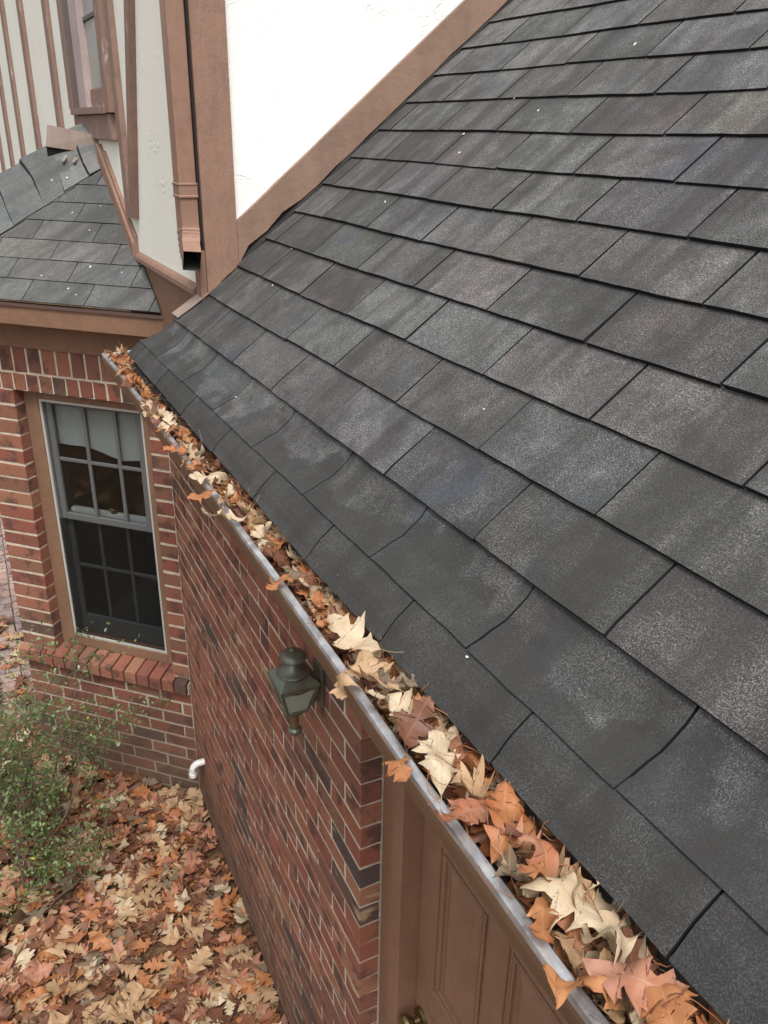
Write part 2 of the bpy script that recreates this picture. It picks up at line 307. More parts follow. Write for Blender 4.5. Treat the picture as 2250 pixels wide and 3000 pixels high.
# ------------------------------------------------------------------ mesh helpers
def wloc(o): return o.location.copy() if o.type == 'EMPTY' else Vector((0, 0, 0))      # part meshes stand in world coordinates
def adopt(o, parent):
    if parent is None: return
    o.parent = parent; o.matrix_parent_inverse = Matrix.Translation(-wloc(parent))
def tag(o, label=None, cat=None, group=None, kind=None):
    if label: o['label'] = label
    if cat: o['category'] = cat
    if group: o['group'] = group
    if kind: o['kind'] = kind
    return o
def empty(name, loc, label=None, cat=None, group=None):
    o = bpy.data.objects.new(name, None); o.empty_display_size = 0.1; col.objects.link(o); o.location = loc
    return tag(o, label, cat, group)
class MB:
    def __init__(s): s.v = []; s.f = []; s.m = []
    def add(s, vs, fs, mi=0):
        b = len(s.v); s.v += [tuple(v) for v in vs]
        for f in fs: s.f.append(tuple(b + i for i in f)); s.m.append(mi)
    def box(s, o, ax, ay, az, mi=0):      # o corner, three edge vectors
        o, ax, ay, az = Vector(o), Vector(ax), Vector(ay), Vector(az)
        vs = [o, o + ax, o + ax + ay, o + ay, o + az, o + ax + az, o + ax + ay + az, o + ay + az]
        fs = [(0, 3, 2, 1), (4, 5, 6, 7), (0, 1, 5, 4), (1, 2, 6, 5), (2, 3, 7, 6), (3, 0, 4, 7)]
        if ax.cross(ay).dot(az) < 0: fs = [f[::-1] for f in fs]
        s.add(vs, fs, mi)
    def prism(s, poly, ext, mi=0, side=None):     # polygon of 3D points extruded by vector
        poly = [Vector(p) for p in poly]; ext = Vector(ext); n = len(poly)
        nrm = Vector((0, 0, 0))
        for i in range(n): nrm += poly[i].cross(poly[(i + 1) % n])
        if nrm.dot(ext) > 0: poly = poly[::-1]
        vs = poly + [p + ext for p in poly]
        s.add(vs, [tuple(range(n))], mi); s.add(vs, [tuple(reversed(range(n, 2 * n)))], mi)
        s.add(vs, [(i, n + i, n + (i + 1) % n, (i + 1) % n) for i in range(n)][::1], mi if side is None else side)
    def lathe(s, base, prof, n=24, mi=0, axis=None):
        base = Vector(base)
        q = Vector((0, 0, 1)).rotation_difference(Vector(axis).normalized()) if axis is not None else Quaternion()
        rows = []
        for r, z in prof:
            rows.append([base + q @ Vector((r * math.cos(2 * math.pi * i / n), r * math.sin(2 * math.pi * i / n), z)) for i in range(n)])
        vs = [v for row in rows for v in row]; fs = []
        for j in range(len(rows) - 1):
            for i in range(n):
                a = j * n + i; b = j * n + (i + 1) % n; fs.append((a, b, b + n, a + n))
        fs.append(tuple(reversed(range(n)))); fs.append(tuple(range((len(rows) - 1) * n, len(rows) * n)))
        s.add(vs, fs, mi)
    def tube(s, pts, rad, n=8, mi=0, cap=True):
        pts = [Vector(p) for p in pts]; rows = []; up = Vector((0.31, 0.2, 0.93))
        for i, p in enumerate(pts):
            d = (pts[min(i + 1, len(pts) - 1)] - pts[max(i - 1, 0)]).normalized()
            a = d.cross(up)
            if a.length < 1e-3: a = d.cross(Vector((1, 0, 0)))
            a.normalize(); b = d.cross(a)
            r = rad[i] if isinstance(rad, (list, tuple)) else rad
            rows.append([p + (a * math.cos(2 * math.pi * k / n) + b * math.sin(2 * math.pi * k / n)) * r for k in range(n)])
        vs = [v for row in rows for v in row]; fs = []
        for j in range(len(rows) - 1):
            for k in range(n):
                a = j * n + k; b = j * n + (k + 1) % n; fs.append((a, a + n, b + n, b))
        if cap: fs.append(tuple(range(n))); fs.append(tuple(reversed(range((len(rows) - 1) * n, len(rows) * n))))
        s.add(vs, fs, mi)
    def grid(s, rows, mi=0, flip=False):
        nr, nc = len(rows), len(rows[0]); vs = [v for r in rows for v in r]; fs = []
        for i in range(nr - 1):
            for j in range(nc - 1):
                f = (i * nc + j, i * nc + j + 1, (i + 1) * nc + j + 1, (i + 1) * nc + j)
                fs.append(f[::-1] if flip else f)
        s.add(vs, fs, mi)
    def mesh(s, name, mats):
        me = bpy.data.meshes.new(name); me.from_pydata(s.v, [], s.f)
        for m in (mats if isinstance(mats, (list, tuple)) else [mats]): me.materials.append(m)
        me.polygons.foreach_set('material_index', s.m); me.update(); return me
    def build(s, name, mats, parent=None, smooth=False, bevel=0.0, seg=2):
        me = s.mesh(name, mats)
        if smooth:
            me.polygons.foreach_set('use_smooth', [True] * len(me.polygons))
            if hasattr(me, 'set_sharp_from_angle'): me.set_sharp_from_angle(angle=math.radians(38))
        o = bpy.data.objects.new(name, me); col.objects.link(o); adopt(o, parent)
        if bevel:
            b = o.modifiers.new('bevel', 'BEVEL'); b.width = bevel; b.segments = seg; b.limit_method = 'ANGLE'
        return o
def clip(poly, a, b, c):          # keep a*x+b*y<=c
    out = []
    for i in range(len(poly)):
        p, q = poly[i], poly[(i + 1) % len(poly)]
        dp, dq = a * p[0] + b * p[1] - c, a * q[0] + b * q[1] - c
        if dp <= 0: out.append(p)
        if (dp < 0 < dq) or (dq < 0 < dp):
            t = dp / (dp - dq); out.append((p[0] + (q[0] - p[0]) * t, p[1] + (q[1] - p[1]) * t))
    return out

# ------------------------------------------------------------------ frame of the place
ZG = -2.548
TH = 0.68664; CT, ST = math.cos(TH), math.sin(TH)
K = Vector((0.246, -1.224, 0)); I = Vector((0.309, 0.854, 0))      # outer door corner and inside corner of the brick walls
U = (I - K).normalized(); N = Vector((-U.y, U.x, 0))               # along the garage wall, and out of it
GL = (I - K).length
def G(t, z, off=0.0): p = K + U * t + N * off; return Vector((p.x, p.y, z))
WD = Vector((-1, 1, 0)).normalized(); WN = Vector((-1, -1, 0)).normalized()
def Wp(t, z, off=0.0): p = I + WD * t + WN * off; return Vector((p.x, p.y, z))
GXP = [(-9, 0.0), (-2.25, 0.0), (-2.1, .005), (-1.95, .011), (-1.75, .019), (-1.5, .028), (-1.0, .041), (-.5, .050), (0.0, .057), (9, .054)]
def gx(y):                                                          # the gutter runs a little out of line with the shingle courses
    for (a, p), (b, q) in zip(GXP, GXP[1:]):
        if y <= b: return p + (q - p) * (y - a) / (b - a)
    return GXP[-1][1]
XC = 0.283                                                          # upper side wall plane
Z = Vector((0, 0, 1))

# ------------------------------------------------------------------ ground
def ground():
    m = MB(); n = 60; R = 420.0
    rows = []
    xs = [-R, -120, -40, -15, -8] + [-6 + i * 0.25 for i in range(49)] + [8, 15, 40, 120, R]
    ys = [-R, -120, -40, -15, -8] + [-6 + i * 0.25 for i in range(53)] + [10, 15, 40, 120, R]
    rnd = random.Random(3)
    for y in ys:
        rows.append([Vector((x, y, ZG + (0.012 * math.sin(x * 2.3 + y) + 0.01 * math.sin(y * 3.1) + rnd.uniform(-.006, .006) if abs(x) < 6 else 0))) for x in xs])
    m.grid(rows); o = m.build('ground', M_SOIL, None, smooth=True); tag(o, 'bare brown soil under the fallen leaves', 'ground', kind='structure')
    return o
ground()

# ------------------------------------------------------------------ brick pieces
_bm = {}
def brick_mesh(L, H, D, var, mat, key):
    kk = (round(L, 3), round(H, 3), round(D, 3), var, key)
    if kk in _bm: return _bm[kk]
    rnd = random.Random(hash(kk[:4]) & 0xffff)
    j = lambda a: rnd.uniform(-a, a)
    c = 0.0022; m = MB()
    x0, x1, z0, z1 = -L / 2, L / 2, -H / 2, H / 2
    ja = 0.0026
    fr = [Vector((x0 + c + j(ja), j(.001), z0 + c + j(ja))), Vector((x1 - c + j(ja), j(.001), z0 + c + j(ja))), Vector((x1 - c + j(ja), j(.001), z1 - c + j(ja))), Vector((x0 + c + j(ja), j(.001), z1 - c + j(ja)))]
    md = [Vector((x0 + j(ja), c, z0 + j(ja))), Vector((x1 + j(ja), c, z0 + j(ja))), Vector((x1 + j(ja), c, z1 + j(ja))), Vector((x0 + j(ja), c, z1 + j(ja)))]
    bk = [Vector((x0, D, z0)), Vector((x1, D, z0)), Vector((x1, D, z1)), Vector((x0, D, z1))]
    vs = fr + md + bk; fs = [(0, 1, 2, 3), (8, 11, 10, 9)]
    for i in range(4):
        k2 = (i + 1) % 4; fs.append((4 + i, 4 + k2, k2, i)); fs.append((8 + i, 8 + k2, 4 + k2, 4 + i))
    m.add(vs, fs); me = m.mesh('brick', mat); _bm[kk] = me; return me
def put_brick(parent, center, rotz, L, H, D, mat, key, extra=None):
    o = bpy.data.objects.new('brick', brick_mesh(L, H, D, random.randrange(5), mat, key)); col.objects.link(o)
    o.location = center; o.rotation_euler = (random.uniform(-.012, .012), random.uniform(-.005, .005), rotz + random.uniform(-.005, .005))
    if extra: o.rotation_euler = extra
    adopt(o, parent); return o
CH = 0.0697; BH = CH - 0.0105; BL = 0.2025; JT = 0.0105

# ================================================================== GARAGE WING
garage = empty('garage_wing', (0.25, -0.2, ZG), 'brick garage wing with dark shingled roof and brown side door', 'building')
rotG = math.atan2(N.x, -N.y)            # local -y -> N
gw = MB()
gw.box(G(0.004, ZG - 0.2, -0.0024), U * (GL + 0.2), -N * 0.09, Z * (-0.12 - ZG + 0.2))
gw.box(G(-2.6, ZG - 0.2, -0.006), U * 1.7, -N * 0.09, Z * (-0.12 - ZG + 0.2))          # beyond the door

wall_g = gw.build('brick_wall', M_MORT, garage)
ncr = 33; z_ref = -0.595
bricks = []
for ci in range(-5, 29):
    zc = z_ref - ci * CH - CH / 2
    if zc < ZG - 0.05: continue
    half = ci % 2
    t = -0.0
    L0 = BL * 0.5 - JT / 2 if half else BL - JT
    first = True
    while t < GL - 0.02:
        L = L0 if first else BL - JT
        first = False
        Lc = min(L, GL - 0.004 - t)
        if Lc > 0.03: bricks.append((t + Lc / 2, zc, round(Lc, 3)))
        t += L + JT
camd = lambda p: (p - Vector((-0.45, -2.67, 0.72))).length
bricks.sort(key=lambda b: camd(G(b[0], b[1])))
rest = MB()
for i, (t, zc, L) in enumerate(bricks):
    if i < 296:
        put_brick(wall_g, G(t, zc, random.uniform(-.001, .0015)), rotG, L, BH, 0.09 if t - L / 2 > 0.01 else 0.058, M_BR, 'g')
    else:
        rest.box(G(t - L / 2, zc - BH / 2, 0.0), U * L, -N * 0.05, Z * BH)
if rest.v: tag(rest.build('far_bricks', M_BR, wall_g), kind='stuff')
# door reveal: the brick returns already end at the corner; brown mould, jamb, slab
frame = MB()
frame.box(G(-0.002, ZG, -0.062), U * -0.064, -N * 0.05, Z * (1.90))                       # brick mould
frame.box(G(-0.066, ZG, -0.054), U * -0.060, -N * 0.075, Z * (1.90))
fr_o = frame.build('door_frame', M_DOOR, garage, bevel=0.003)
hd = MB(); hd.box(G(-0.9, -0.555, -0.004), U * 0.898, -N * 0.09, Z * 0.43); hd.build('door_header', M_DOOR, garage)
fh = MB(); fh.box(G(-0.001, -0.648, -0.058), U * -0.90, -N * 0.05, Z * 0.09); fh.build('door_head', M_DOOR, garage, bevel=0.003)
fj = MB(); fj.box(G(-0.80, ZG, -0.054), U * -0.10, -N * 0.075, Z * 1.90); fj.build('door_jamb', M_DOOR, garage, bevel=0.003)
DR = -0.11; door_t0, door_t1 = -0.1262, -0.80
dm = MB(); dm.box(G(door_t0 - 0.001, ZG + 0.03, DR - 0.008), U * (door_t1 - door_t0 + 0.002), -N * 0.035, Z * (-0.66 - ZG - 0.03))
door = dm.build('entry_door', M_DOOR, garage)
def rail(t0, t1, z0, z1, nm):
    r = MB(); r.box(G(t0, z0, DR), U * (t1 - t0), -N * 0.009, Z * (z1 - z0)); return r.build(nm, M_DOOR, door, bevel=0.0025)
cols = [(-0.214, -0.424), (-0.500, -0.712)]; rows_ = [(-1.262, -0.780), (-2.28, -1.36)]
rail(door_t0 - .0015, cols[0][0], ZG + .03, -0.66, 'stile'); rail(cols[0][1], cols[1][0], ZG + .03, -0.66, 'stile'); rail(cols[1][1], door_t1, ZG + .03, -0.66, 'stile')
for (a, b) in cols:
    rail(a - .0005, b + .0005, -0.779, -0.66, 'rail'); rail(a - .0005, b + .0005, -1.359, -1.263, 'rail'); rail(a - .0005, b + .0005, ZG + .03, -2.281, 'rail')
    for (z0, z1) in rows_:
        mo = MB()        # stepped moulding round the panel and the raised field
        for q, (i0, i1, dep) in enumerate([(0.0005, 0.010, 0.004), (0.014, 0.022, 0.001)]):
            for (ta, tb, za, zb) in [(a - i0, a - i1, z0 + i0, z1 - i0), (b + i1, b + i0, z0 + i0, z1 - i0), (a - i1, b + i1, z0 + i0, z0 + i1), (a - i1, b + i1, z1 - i1, z1 - i0)]:
                mo.box(G(ta, za, DR - 0.0095 + 0.009 - dep), U * (tb - ta), -N * 0.008, Z * (zb - za))
        mo.build('moulding', M_DOOR, door, bevel=0.0015)
        pa = MB(); e = 0.034; w = 0.022
        o4 = [G(a - e, z0 + e, DR - 0.0075), G(b + e, z0 + e, DR - 0.0075), G(b + e, z1 - e, DR - 0.0075), G(a - e, z1 - e, DR - 0.0075)]
        e2 = e + w
        i4 = [G(a - e2, z0 + e2, DR + 0.0005), G(b + e2, z0 + e2, DR + 0.0005), G(b + e2, z1 - e2, DR + 0.0005), G(a - e2, z1 - e2, DR + 0.0005)]
        pa.add(o4 + i4, [(3, 2, 1, 0)[::-1][:0] or (7, 6, 5, 4), (0, 4, 5, 1), (1, 5, 6, 2), (2, 6, 7, 3), (3, 7, 4, 0)])
        pa.build('panel', M_DOOR, door)
kn = MB(); kp = G(-0.170, -1.43, DR)
kn.lathe(kp, [(0.0, -0.001), (0.031, -0.001), (0.031, 0.004), (0.026, 0.009), (0.013, 0.012), (0.011, 0.026), (0.016, 0.030), (0.025, 0.038), (0.028, 0.048), (0.024, 0.057), (0.014, 0.062), (0.0, 0.063)], 24, axis=N)
kn.build('door_knob', M_BRASS, door, smooth=True)
# fascia and soffit behind the gutter
fs = MB(); fs.grid([[Vector((0.062 + gx(y) * .55, y, z)) for y in (-4.4, -2.25, -1.95, -1.5, -1.0, -.5, 0, .40)] for z in (-.13, -.004)]); fs.build('fascia_board', M_FASC, garage)
so = MB(); so.box((0.081, -4.4, -0.128), (0.28, 0, 0), (0, 4.9, 0), (0, 0, 0.012)); so.build('soffit', M_FASC, garage)

# ---- garage roof
E_ = 0.127; TW = 0.2938; PH = -1.428
def prof(s):                      # height of the shingle surface off the straight slope: droop and kick by the eave
    pts = [(0.0, -0.020), (0.03, -0.011), (0.055, -0.004), (0.09, 0.004), (0.127, 0.006), (0.16, -0.002), (0.195, -0.010), (0.225, -0.009), (0.27, 0.0), (9, 0.0)]
    for (a, x), (b, y) in zip(pts, pts[1:]):
        if s <= b:
            f = (s - a) / (b - a); f = f * f * (3 - 2 * f); return x + (y - x) * f
    return 0
def RP(s, y, n=0.0):
    n = n + prof(s) + 0.0018 * math.sin(y * 2.7 + s * 1.9) + 0.0012 * math.sin(y * 7.1 + s * 5.3)
    return Vector((s * CT - n * ST, y, s * ST + n * CT))
yend = lambda s: 0.125 if s < 0.13 else (0.105 if s < 0.18 else max(-0.004, 0.105 - (s - 0.18) * 0.55))
deck = MB()
deck.grid([[RP(s, y, -0.008) for y in (-4.2, -3, -2, -1.2, -0.6, -0.25, 0.02 if s > .3 else 0.07)] for s in (0.05, 0.075, .1, .127, .16, .2, .25, .4, .8, 1.3, 1.9, 2.43)])
deck.grid([[RP(s, y, -0.026) for y in (-4.2, -3, -2, -1.2, -0.6, -0.25, 0.02 if s > .3 else 0.07)] for s in (0.05, 0.075, .1, .127, .16, .2, .25, .4, .8, 1.3, 1.9, 2.43)], flip=True)
roof_g = deck.build('roof', M_UNDER, garage)
def shingle(s0, s1, y0, y1, parent, rnd, left=False):
    ns = 7 if s0 < 0.26 else 4; ny = 6; T = 0.0105 if s0 > .2 else 0.007
    top = []; bot = []
    lift0 = (rnd.uniform(0.0085, 0.0112) if s0 < .9 else rnd.uniform(.0060, .0085)) if s0 > .2 else rnd.uniform(.0042, .0055); tw = rnd.uniform(-.0008, .0008)
    jit = [rnd.uniform(-.0011, .0011) for _ in range(ny + 1)]
    skew = rnd.uniform(-.0015, .0015)
    for i in range(ns + 1):
        f = i / ns; s_base = s0 + (s1 - s0) * f
        rt, rb = [], []
        for j in range(ny + 1):
            g = j / ny; yy = y0 + (y1 - y0) * g + skew * (f - .5)
            if left and g == 1: yy = yend(s_base) + rnd.uniform(-.004, .004)
            elif left: yy = y0 + (yend(s_base) - y0) * g
            s = s_base + ((1 - f) * .022 * max(0, min(1, (yy + 1.4) / 1.5)) if s0 < .06 else 0)
            sj = s + (jit[j] if i == 0 else 0)
            n = lift0 * (1 - f) + 0.0006 + tw * (g - .5) * (1 - f)
            rt.append(RP(sj, yy, n)); rb.append(RP(sj, yy, n - T))
        top.append(rt); bot.append(rb)
    m = MB(); m.grid(top, 0, flip=True)
    m.grid([bot[0], top[0]], 1, flip=False); 
    m.grid([[r[0] for r in top], [r[0] for r in bot]], 1); m.grid([[r[-1] for r in bot], [r[-1] for r in top]], 1)
    return m.build('shingle', [M_SH, M_EDGE], parent)
rs = random.Random(5); nsh = 0
for c in range(0, 18):
    s0 = 0.046 if c == 0 else c * E_
    s1 = (c + 1) * E_ + 0.022
    # joints of course c at PH - n*TW/2 with n even/odd alternating
    base = PH - (0 if c % 2 == 0 else TW / 2)
    # course k (between lines k and k+1): upper joints on line 5 have n odd -> course 5 odd, 4 even, 3 odd, 2 even
    n0 = 0
    y = base
    while y < yend(s0) - 0.02: y += TW
    edges = [y - i * TW for i in range(0, 17)]
    for a, b in zip(edges[1:], edges):
        if b < -4.1: break
        left = b > yend(s0) - 0.03
        w = random.uniform(0.0014, 0.0021) if c < 4 else random.uniform(.0024, .0033)
        if left and a > yend(s0 + .06) - 0.02: continue
        shingle(s0 + rs.uniform(-.0012, .0012), s1, a + w, min(b - w, yend(s0)), roof_g, rs, left); nsh += 1
print('shingles', nsh)
# droppings, seeds and paint specks on the slope (from the photo)
def speck(parent, p, nrm, r, el, ang):
    r *= .66
    m = MB(); n = 9; nrm = Vector(nrm).normalized(); a = nrm.cross(Vector((0, 1, 0.01))).normalized(); b = nrm.cross(a)
    d1 = a * math.cos(ang) + b * math.sin(ang); d2 = nrm.cross(d1)
    rim = [p + d1 * (r * el * math.cos(2 * math.pi * i / n) * random.uniform(.8, 1.15)) + d2 * (r * math.sin(2 * math.pi * i / n) * random.uniform(.8, 1.15)) for i in range(n)]
    vs = rim + [p + nrm * min(0.003, r * .5)]
    m.add(vs, [(i, (i + 1) % n, n) for i in range(n)] + [tuple(reversed(range(n)))])
    return m.build('dropping', M_SPECK, parent)
for s, y, r in [(1.27, -0.62, .004), (1.29, -.30, .0045), (1.22, -.78, .004), (1.13, -.55, .0045), (1.06, -.62, .004), (0.86, -.50, .0035), (0.80, -.52, .003), (0.63, -.25, .003), (.50, -.35, .003), (.27, -.78, .0022), (.255, -.80, .002), (.45, -1.5, .002), (.12, -1.88, .0022), (.30, -.62, .003), (1.45, -.9, .004), (.9, -1.05, .003), (.19, -.70, .003), (.28, -0.06, .004), (.33, .0, .003)]:
    speck(roof_g, RP(s, y, 0.0055), (-ST, 0, CT), r, random.uniform(1.2, 2.4), random.uniform(0, 3))

# ================================================================== MAIN HOUSE
house = empty('main_house', (0.4, 0.1, ZG), 'half timbered upper house wall in white stucco and brown boards', 'building')
# white gable wall (facing the camera), cut along the roof
ww = MB(); zr = lambda x: x * ST / CT
ww.prism([(0.29, 0.0, zr(.29) - .1), (3.6, 0.0, zr(3.6) - .1), (3.6, 0.0, 4.2), (0.29, 0.0, 4.2)], (0, 0.12, 0))
ww.build('gable_wall', M_WHITE, house)
# wall facing left (cream), brown below
cw = MB(); cw.box((XC, 0.0, 0.24), (0.0065, 0, 0), (0, 9.0, 0), (0, 0, 3.4)); cw.build('side_wall', M_CREAM, house)
sk = MB(); sk.box((XC + 0.002, -0.0, -0.30), (0.004, 0, 0), (0, 1.25, 0), (0, 0, 0.539)); sk.build('skirt_panel', M_FASC, house)
bt = MB(); bt.prism([(XC - 0.022, 0.05, 0.236), (XC + 0.001, 0.05, 0.236), (XC + 0.001, 0.05, 0.268), (XC - 0.015, 0.05, 0.262), (XC - 0.022, 0.05, 0.252)], (0, 0.86, 0)); bt.build('base_trim', M_TRIM, house)
# corner board and its return
cb = MB(); cb.prism([(0.288, -0.022, 0.233), (0.392, -0.022, zr(.392) - .002), (0.392, -0.022, 4.2), (0.288, -0.022, 4.2)], (0, 0.021, 0)); cb.build('corner_board', M_TRIM, house, bevel=0.002)
cb2 = MB(); cb2.box((0.268, -0.018, 0.225), (0.0195, 0, 0), (0, 0.060, 0), (0, 0, 0.155)); cb2.build('corner_board', M_TRIM, house, bevel=0.002)
cb3 = MB(); cb3.box((0.2815, -0.010, 0.381), (0.006, 0, 0), (0, 0.060, 0), (0, 0, 3.8)); cb3.build('gap_shade_strip', M_TARSHADE, house)  # dark strip painted in for the shadow between downspout and corner board
# rake board along the roof, notched end, rough lower edge
rb = MB(); pts_lo = []; pts_hi = []
rr_ = random.Random(8)
for i in range(46):
    s = 0.505 + i * 0.075
    j = 0.016 + (rr_.uniform(-.002, .003))
    if i < 5: j += (0.004, 0.016, 0.012, 0.018, 0.006)[i] * .8
    pts_lo.append((s, j))
s_a, s_b = 0.505, 0.505 + 45 * 0.075
def RK(s, n): return Vector((s * CT - n * ST, -0.020, s * ST + n * CT))
x_l = 0.3935
def lim(p):      # keep right of the corner board
    return Vector((max(p.x, x_l), p.y, p.z))
low = [lim(RK(s, n)) for s, n in pts_lo]
nh = 0.108
# upper edge starts where it meets the corner board
s_up = (x_l + nh * ST) / CT
hi = [RK(s_up, nh)] + [RK(s_up + (s_b - s_up) * i / 30, nh + rr_.uniform(-.0008, .0008)) for i in range(1, 31)]
start = [Vector((x_l, -0.020, RK(s_up, nh).z - 0.0)), Vector((x_l, -0.020, low[0].z))]
poly = low + hi[::-1]
ring = [Vector(v) for v in poly]
rb.prism(ring, (0, 0.019, 0)); rbo = rb.build('rake_board', M_TRIMX, house)
# dark tar line between board and shingles
tl = MB(); tl.grid([[RP(s, -0.024 + (0.010 * math.sin(s * 37) * .3), 0.006) for s in [0.42 + .05 * i for i in range(40)]], [RP(s, -0.004, 0.024 + .006 * math.sin(s * 31 + 1)) for s in [0.42 + .05 * i for i in range(40)]]]); tl.grid([[RP(s, -0.004, 0.024 + .006 * math.sin(s * 31 + 1)) for s in [0.42 + .05 * i for i in range(40)]], [RP(s, -0.001, 0.045) for s in [0.42 + .05 * i for i in range(40)]]])
tl.build('step_flashing', M_TARSHADE, house)
# half timber boards on the side wall
def board(y0, y1, z0, z1, nm='timber_board', th=0.022, mat=M_TRIM2):
    b = MB(); b.box((XC - th, y0, z0), (th - .0005, 0, 0), (0, y1 - y0, 0), (0, 0, z1 - z0)); return b.build(nm, mat, house, bevel=0.002)
board(2.53, 2.66, 0.55, 3.6); board(3.60, 3.76, 0.5, 3.6); board(4.64, 4.80, 0.4, 3.6); board(5.62, 5.80, 0.3, 3.6); board(6.62, 6.80, 0.2, 3.6); board(7.7, 7.86, 0.2, 3.6)
def slant(ya, za, yb, zb, w, nm='timber_brace', th=0.024):
    b = MB(); b.prism([(XC - th, ya, za), (XC - th, ya + w, za), (XC - th, yb + w, zb), (XC - th, yb, zb)], (th - .0005, 0, 0)); return b.build(nm, M_TRIM2, house, bevel=0.002)
slant(0.868, 0.40, 0.12, 2.4, 0.066); slant(0.937, 0.40, 0.985, 2.4, 0.070, th=0.0225)
# trim following the little bay roof up the wall
def slab(p, q, w, th, nm, mat):
    b = MB(); b.prism([(XC - th, p[0], p[1]), (XC - th, q[0], q[1]), (XC - th, q[0], q[1] + w), (XC - th, p[0], p[1] + w)], (th - .0005, 0, 0)); return b.build(nm, mat, house, bevel=0.0015)
slab((0.93, 0.236), (1.50, 0.588), 0.068, 0.026, 'roof_side_trim', M_TRIM)
slab((0.93, 0.305), (1.42, 0.608), 0.022, 0.014, 'roof_side_trim', M_TRIM)
# upper window: opening, casings, sash, sill
win = MB(); win.box((XC - 0.0005, 1.22, 0.79), (0.0002, 0, 0), (0, 0.74, 0), (0, 0, 1.6))
upw = win.build('upper_window', M_DARKIN, house)
def wbox(x0, x1, y0, y1, z0, z1, nm, mat): b = MB(); b.box((x0, y0, z0), (x1 - x0, 0, 0), (0, y1 - y0, 0), (0, 0, z1 - z0)); return b.build(nm, mat, upw, bevel=0.002)
wbox(XC - .034, XC - .001, 1.945, 2.065, 0.80, 2.5, 'casing', M_TRIM2)
wbox(XC - .030, XC - .001, 1.09, 1.195, 0.775, 2.5, 'casing', M_TRIM2)
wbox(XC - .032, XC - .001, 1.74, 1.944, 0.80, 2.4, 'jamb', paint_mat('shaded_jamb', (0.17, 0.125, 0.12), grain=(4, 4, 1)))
wbox(XC - .036, XC - .001, 1.55, 1.739, 0.80, 2.4, 'sash', paint_mat('peeling_sash', (0.45, 0.36, 0.35), grain=(6, 6, .8), chip=(0.14, .10, .10)))
wbox(XC - .016, XC - .001, 1.216, 1.549, 0.80, 0.87, 'sash_rail', M_TRIM2)
wbox(XC - .014, XC - .001, 1.216, 1.549, 1.125, 1.142, 'muntin', M_SASH)
wbox(XC - .006, XC - .0015, 1.216, 1.549, 0.871, 1.124, 'pane', NT('cloudy_pane').fin((0.30, 0.32, 0.30), 0.25))
wbox(XC - .006, XC - .0015, 1.216, 1.549, 1.143, 2.4, 'pane', NT('cloudy_pane').fin((0.26, 0.28, 0.27), 0.25))
wbox(XC - .040, XC - .001, 1.16, 2.0, 0.772, 0.80, 'sill', M_TRIM2)
wbox(XC - .024, XC - .001, 1.12, 2.02, 0.675, 0.771, 'apron', M_TRIM2)
# painted metal flashing above the bay roof, seams, bare wood beneath
fsv = [Vector(v) for v in ((.068, 1.655, .640), (.2815, 1.552, .611), (.2815, 1.560, .688), (.088, 1.668, .728))]
fl = MB(); fl.prism(fsv, (0.004, 0.007, 0)); flo = fl.build('flashing_sheet', M_FLASH, house)
for f_ in (.40, .74):
    s_ = MB(); p0_ = fsv[0].lerp(fsv[1], f_); p1_ = fsv[3].lerp(fsv[2], f_); dd = (fsv[1] - fsv[0]).normalized() * .005
    s_.prism([p0_, p0_ + dd, p1_ + dd, p1_], (-.0012, -.0022, 0)); s_.build('seam', M_FLASH, flo)
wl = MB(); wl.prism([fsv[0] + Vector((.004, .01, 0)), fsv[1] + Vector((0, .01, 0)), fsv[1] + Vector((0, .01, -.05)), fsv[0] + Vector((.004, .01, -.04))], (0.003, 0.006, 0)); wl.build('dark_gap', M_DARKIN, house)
for i in range(3):
    s_ = MB(); f_ = .40 + i * .2; p0_ = fsv[0].lerp(fsv[1], f_) + Vector((-.012, -.004, -.022 + .003 * (i % 3)))
    s_.box(p0_, (-.030, -.052, -.024), (.013, -.006, -.002), (0, 0, .003)); s_.build('wood_shim', M_GREY, house)

# ================================================================== BRICK BAY
bay = empty('brick_bay', (-0.05, 1.2, ZG), 'angled brick bay with tall sash window under a small hipped roof', 'building bay')
rotW = math.radians(-45)
WT = 0.985                                    # left end of the bay face
bw = MB()
e = 0.0024
def bwbox(t0, t1, z0, z1): bw.box(Wp(t0, z0, -e), WD * (t1 - t0), -WN * 0.10, Z * (z1 - z0))
bwbox(-0.06, 0.092 - e, -1.78, -0.372); bwbox(0.785 + e, WT - e, -1.78, -0.372); bwbox(-0.06, WT - e, -0.3715, -0.02); bwbox(-0.06, WT - e, ZG - .2, -1.795)
bw.box(Wp(WT - e - .0005, ZG - .2, -0.02), -WN * 0.9, -WD * 0.10, Z * (2.4))
wall_b = bw.build('brick_wall', M_MORT, bay)
def wb(t0, t1, z0, z1, depth=0.09, off=0.0, key='b'):
    put_brick(wall_b, Wp((t0 + t1) / 2, (z0 + z1) / 2, off + random.uniform(-.0008, .0012)), rotW, round(t1 - t0, 3), round(z1 - z0, 3), depth, M_BRP, key)
g2 = JT / 2
# piers either side of the window
nc = 19; ph_ = (1.773 - 0.372) / nc
for i in range(nc):
    z1 = -0.372 - i * ph_; z0 = z1 - ph_
    wb(0.785, WT - .001, z0 + g2, z1 - g2, 0.07)
    wb(0.003, 0.092, z0 + g2, z1 - g2, 0.07)
    # far face of the corner
    for q in range(3):
        if (i + q) % 1 == 0:
            c = Wp(WT - .001, (z0 + z1) / 2) - WN * (0.105 + q * .2)
            if q: put_brick(wall_b, c + WD * 0.001, math.radians(-135), 0.19, ph_ - JT, 0.05, M_BRP, 'b')
